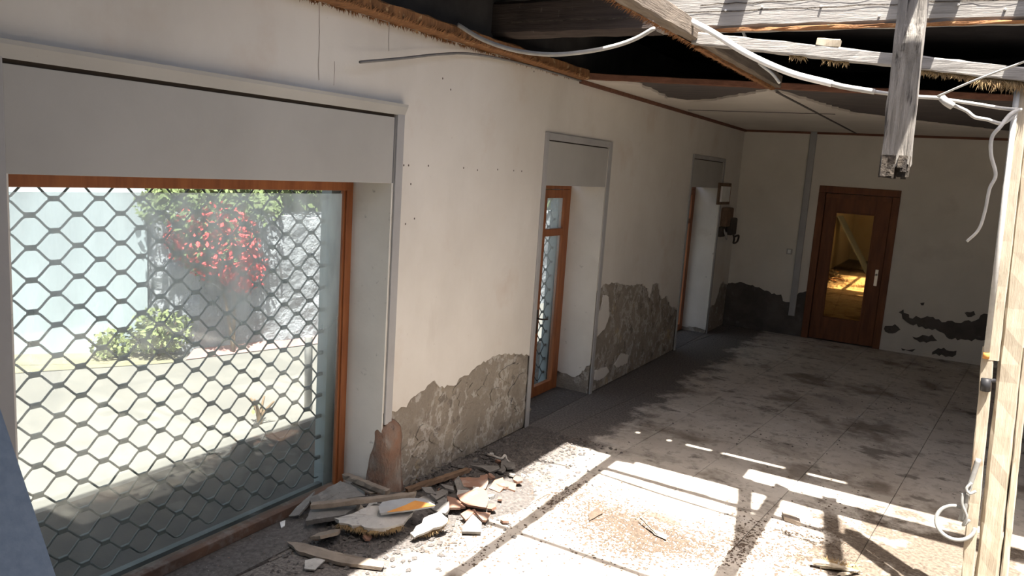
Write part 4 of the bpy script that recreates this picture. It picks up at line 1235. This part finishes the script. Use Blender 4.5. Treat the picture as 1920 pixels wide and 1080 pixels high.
# loose pieces on the floor
thing_slab('bark_strip', 'thin curled strip lying on the sunlit floor', 'strip',
           [(1.400, 4.285, 0.040), (1.426, 4.266, 0.045), (1.555, 4.178, 0.020), (1.612, 4.210, 0.020), (1.626, 4.160, 0.012), (1.547, 4.179, 0.012)], 0.006, 'stick', 0.002, 11)
thing_slab('cardboard_scrap', 'pale square scrap lying flat on the sunlit floor', 'scrap',
           [(1.115, 4.184, 0.012), (1.123, 4.311, 0.012), (1.183, 4.246, 0.014), (1.158, 4.103, 0.012)], 0.006, 'dust', 0.002, 12)
thing_slab('wood_chunk', 'short wooden chunk at the edge of the beam shadow', 'wood chunk',
           [(2.112, 4.984, 0.030), (2.229, 4.943, 0.030), (2.250, 4.877, 0.030), (2.143, 4.901, 0.030)], 0.025, 'stick', 0.002, 13)
thing_slab('plaster_chip', 'white plaster chip lying on the plank shadow before the rubble', 'chip', [(0.697, 3.436, 0.012), (0.712, 3.479, 0.012), (0.781, 3.408, 0.012), (0.786, 3.336, 0.012)], 0.01, 'pale', 0, 14)
thing_slab('plaster_chip', 'pale flake on the dark floor left of the plank', 'chip', [(-0.242, 2.947, 0.020), (-0.238, 2.984, 0.020), (-0.192, 2.936, 0.020), (-0.189, 2.906, 0.020)], 0.008, 'white', 0, 15)
thing_slab('slate_flake', 'pale grey flake below the flat plank', 'chip', [(0.173, 2.731, 0.020), (0.210, 2.801, 0.020), (0.251, 2.805, 0.020), (0.279, 2.692, 0.020), (0.230, 2.668, 0.020)], 0.008, 'pale', 0.002, 16)
t = timber('fibrous_wood', 'broken fibrous wood piece at the bottom edge of the lit floor', 'wood chunk')
wc = Vector((2.539, 4.434, 0.000))
for k, (dx, dy, a_, L, w_) in enumerate(((0, 0, 20, 0.20, 0.035), (0.03, 0.03, 35, 0.17, 0.025), (-0.03, -0.03, 8, 0.22, 0.03), (0.05, -0.02, 50, 0.13, 0.02), (-0.06, 0.02, 28, 0.15, 0.02), (0.0, 0.05, 70, 0.10, 0.018))):
    c_ = wc + Vector((dx, dy, 0.022 + 0.008 * (k % 3)))
    d_ = Vector((math.cos(R(a_)), math.sin(R(a_)) * 0.8, 0.12 if k % 2 else 0.02)) * (L / 2)
    beam('splinter', c_ - d_, c_ + d_, w_, w_ * 0.6, 'post', t, seg=6, jit=0.003, seed=71 + k, ends=0.02, taper=0.5)
fa = Acc()
fringe(fa, wc + Vector((-0.1, 0, 0.03)), wc + Vector((0.1, 0.02, 0.03)), 110, 0.05, (-0.3, 0.7, 0.4), rg, 0.003)
tag(fa.build('fibres', 'reed', t), kind='stuff')

# scattered chips and dust clods over the floor
acc, acd = Acc(), Acc()
rg = random.Random(93)
def noise_ok(x, yv, th): return noise.noise(Vector((x * 1.3, yv * 1.3, 0.4))) + rg.uniform(-.25, .25) > th
for _ in range(2200):
    x, yv = rg.uniform(0.05, 3.6), rg.uniform(2.6, 10.8)
    if not noise_ok(x, yv, 0.05): continue
    pebble(acc, (x, yv, 0.002), rg.choice([0.003, 0.004, 0.005, 0.007, 0.010]), rg, 0.6)
tag(acc.build('floor_chips', 'grit'), 'dark chips strewn over the tiled floor', 'chips', kind='stuff')
for _ in range(17000):
    u = rg.random()
    if u < 0.42: x, yv = rg.gauss(1.5, 0.30), rg.gauss(4.2, 0.20)
    elif u < 0.80: x, yv = rg.gauss(2.7, 0.45), rg.gauss(4.55, 0.42)
    else: x, yv = rg.gauss(0.75, 0.22), rg.uniform(3.2, 5.4)
    if not noise_ok(x, yv, -0.02) or x < 0.05: continue
    pebble(acd, (x, yv, 0.001), rg.choice([0.004, 0.005, 0.006, 0.008, 0.011]), rg, 0.45)
tag(acd.build('dust_crumbs', 'dust'), 'brown crumbs and dust on the sunlit tiles', 'crumbs', kind='stuff')

# ------------------------------------------------------------------ the street outside
st = box('street_ground', -14, -1.38, -6, 22, -0.3, 0.0, 'street')
tag(st, kind='structure')
sd = box('sidewalk', -1.38, -WT, -6, 22, -0.3, 0.004, 'pave_shaded')
tag(sd, kind='structure')
rg = random.Random(95)
# white street wall and stone wall facing the window
def wall_run(name, pts, h, th, m_, label, cat, rough=0.0, seed=0):
    vs_, fs = [], []
    P = [Vector((x, y)) for x, y in pts]
    Q = []
    for i in range(len(P) - 1):
        k = max(1, int((P[i + 1] - P[i]).length / (0.12 if rough else 1.0)))
        for j in range(k): Q.append(P[i].lerp(P[i + 1], j / k))
    Q.append(P[-1])
    rows = int(h / 0.12) if rough else 1
    n = len(Q)
    for r_ in range(rows + 1):
        for q_ in Q:
            g = rough * noise.noise(Vector((q_.x * 4, q_.y * 4, r_ * 0.5 + seed)))
            vs_.append((q_.x + g, q_.y - g, h * r_ / rows + (g * 1.5 if r_ == rows else 0)))
    for r_ in range(rows):
        for i in range(n - 1):
            a_ = r_ * n + i
            fs.append((a_, a_ + 1, a_ + 1 + n, a_ + n))
    base = len(vs_)
    for q_ in Q: vs_.append((q_.x - th, q_.y, h))
    for q_ in Q: vs_.append((q_.x - th, q_.y, 0))
    for i in range(n - 1):
        fs.append((rows * n + i, rows * n + i + 1, base + i + 1, base + i))
        fs.append((base + i, base + i + 1, base + n + i + 1, base + n + i))
    fs.append((0, rows * n, base, base + n))
    return tag(mk(name, vs_, fs, m_), label, cat)
wall_run('street_wall', [(-8.2, -1.0), (-4.72, 3.85), (-4.02, 4.72)], 4.2, 0.3, 'whitewall', 'smooth white building wall across the street', 'wall')
wall_run('stone_wall', [(-4.0, 4.75), (-3.66, 5.05), (-3.32, 6.2), (-2.9, 8.6), (-2.4, 14.0)], 1.42, 0.5, 'stone', 'rough grey stone wall across the street beside the white wall', 'wall', 0.04, 3)
wall_run('hill_bank', [(-5.6, 6.0), (-4.9, 8.0), (-4.4, 16.0)], 4.5, 1.0, 'leaf', 'green bank rising behind the stone wall', 'bank', 0.3, 8)
vg = mk('verge', [(-7.9, 0.2, 0.006), (-4.3, 3.3, 0.006), (-3.5, 4.75, 0.006), (-3.9, 4.85, 0.02), (-4.72, 3.85, 0.02), (-8.1, -0.8, 0.02)], [(0, 1, 2, 3, 4, 5)], 'verge')
tag(vg, kind='structure')
kb = mk('kerb', [(-3.55, 4.8, 0.01), (-3.15, 6.2, 0.01), (-2.75, 8.6, 0.01), (-2.9, 8.6, 0.06), (-3.33, 6.2, 0.06), (-3.68, 5.0, 0.06)], [(0, 1, 4, 5), (1, 2, 3, 4)], 'kerb')
tag(kb, kind='structure')

def leaves(acc, c, rad, n, size, rg, grav=0.0):
    for _ in range(n):
        d = Vector((rg.gauss(0, 1), rg.gauss(0, 1), rg.gauss(0, 1))).normalized() * rg.random() ** 0.4
        p = Vector((c[0] + d.x * rad[0], c[1] + d.y * rad[1], max(0.02, c[2] + d.z * rad[2])))
        u = Vector((rg.gauss(0, 1), rg.gauss(0, 1), rg.gauss(0, 1))).normalized()
        w = u.orthogonal().normalized()
        s = size * rg.uniform(0.6, 1.3)
        acc.add([p - u * s, p + w * s * 0.55, p + u * s, p - w * s * 0.55 + u.cross(w) * s * 0.2], [(0, 1, 2), (0, 2, 3)])
def bush(name, label, blobs, m_, base, stems, cat, lsize=0.03, flowers=None):
    b = empty(name, base)
    tag(b, label, cat)
    off = Vector(base)
    a_ = Acc()
    for c, rad, n in blobs: leaves(a_, Vector(c) - off, rad, n, lsize, rg)
    tag(a_.build('foliage', m_, b), kind='stuff')
    for c in stems:
        q_ = Vector(c) - off
        tube('stem', spline([(0, 0, 0), (q_.x * 0.3, q_.y * 0.3, q_.z * 0.5), tuple(q_)], 5), 0.018, 'stem', b, 6, 0.008)
    if flowers:
        a_ = Acc()
        for c, rad, n in flowers: leaves(a_, Vector(c) - off, rad, n, 0.028, rg)
        tag(a_.build('flowers', 'flower', b), kind='stuff')
    return b
bush('bougainvillea', 'red flowering bougainvillea spilling over the stone wall', [((-3.62, 5.2, 1.15), (0.35, 0.45, 0.42), 1500), ((-3.8, 5.0, 1.5), (0.4, 0.5, 0.3), 900), ((-3.5, 5.5, 1.5), (0.3, 0.4, 0.2), 500)],
     'leaf', (-3.45, 5.3, 0.0), [(-3.62, 5.1, 1.1), (-3.55, 5.4, 1.2), (-3.7, 5.0, 1.4)], 'shrub', 0.035,
     [((-3.55, 5.2, 1.15), (0.34, 0.42, 0.42), 1900), ((-3.5, 5.45, 0.85), (0.2, 0.3, 0.25), 500), ((-3.75, 4.95, 1.2), (0.2, 0.2, 0.3), 400)])
bush('weed_bush', 'yellow green weed bush at the foot of the white wall corner', [((-3.85, 4.75, 0.26), (0.28, 0.32, 0.24), 900), ((-4.1, 4.45, 0.14), (0.25, 0.3, 0.14), 400)],
     'leafdry', (-3.85, 4.72, 0.0), [(-3.85, 4.7, 0.4), (-3.75, 4.85, 0.35)], 'weeds', 0.03)
bush('leafy_tree', 'green leafy branches above the far end of the stone wall', [((-3.7, 6.6, 1.85), (0.5, 0.8, 0.35), 1900), ((-4.0, 5.9, 2.0), (0.6, 0.8, 0.4), 1500), ((-3.3, 8.0, 2.0), (0.6, 1.2, 0.5), 1500)],
     'leaf', (-3.9, 6.8, 0.0), [(-3.8, 6.6, 1.8), (-4.0, 6.2, 2.0)], 'tree', 0.04)
bush('dry_weed', 'dry weed standing in the sidewalk edge near the bollard', [((-1.62, 4.02, 0.1), (0.09, 0.09, 0.1), 26)], 'leafdry', (-1.62, 4.02, 0.004),
     [(-1.70, 4.0, 0.2), (-1.6, 3.95, 0.22), (-1.55, 4.1, 0.18), (-1.66, 4.1, 0.2)], 'weeds', 0.02)
tag(tube('bollard', [(-1.585, 4.5, 0.0), (-1.6, 4.5, 0.62), (-1.6, 4.5, 0.63)], 0.032, 'conc', None, 10), 'short grey pipe bollard at the edge of the street', 'bollard')
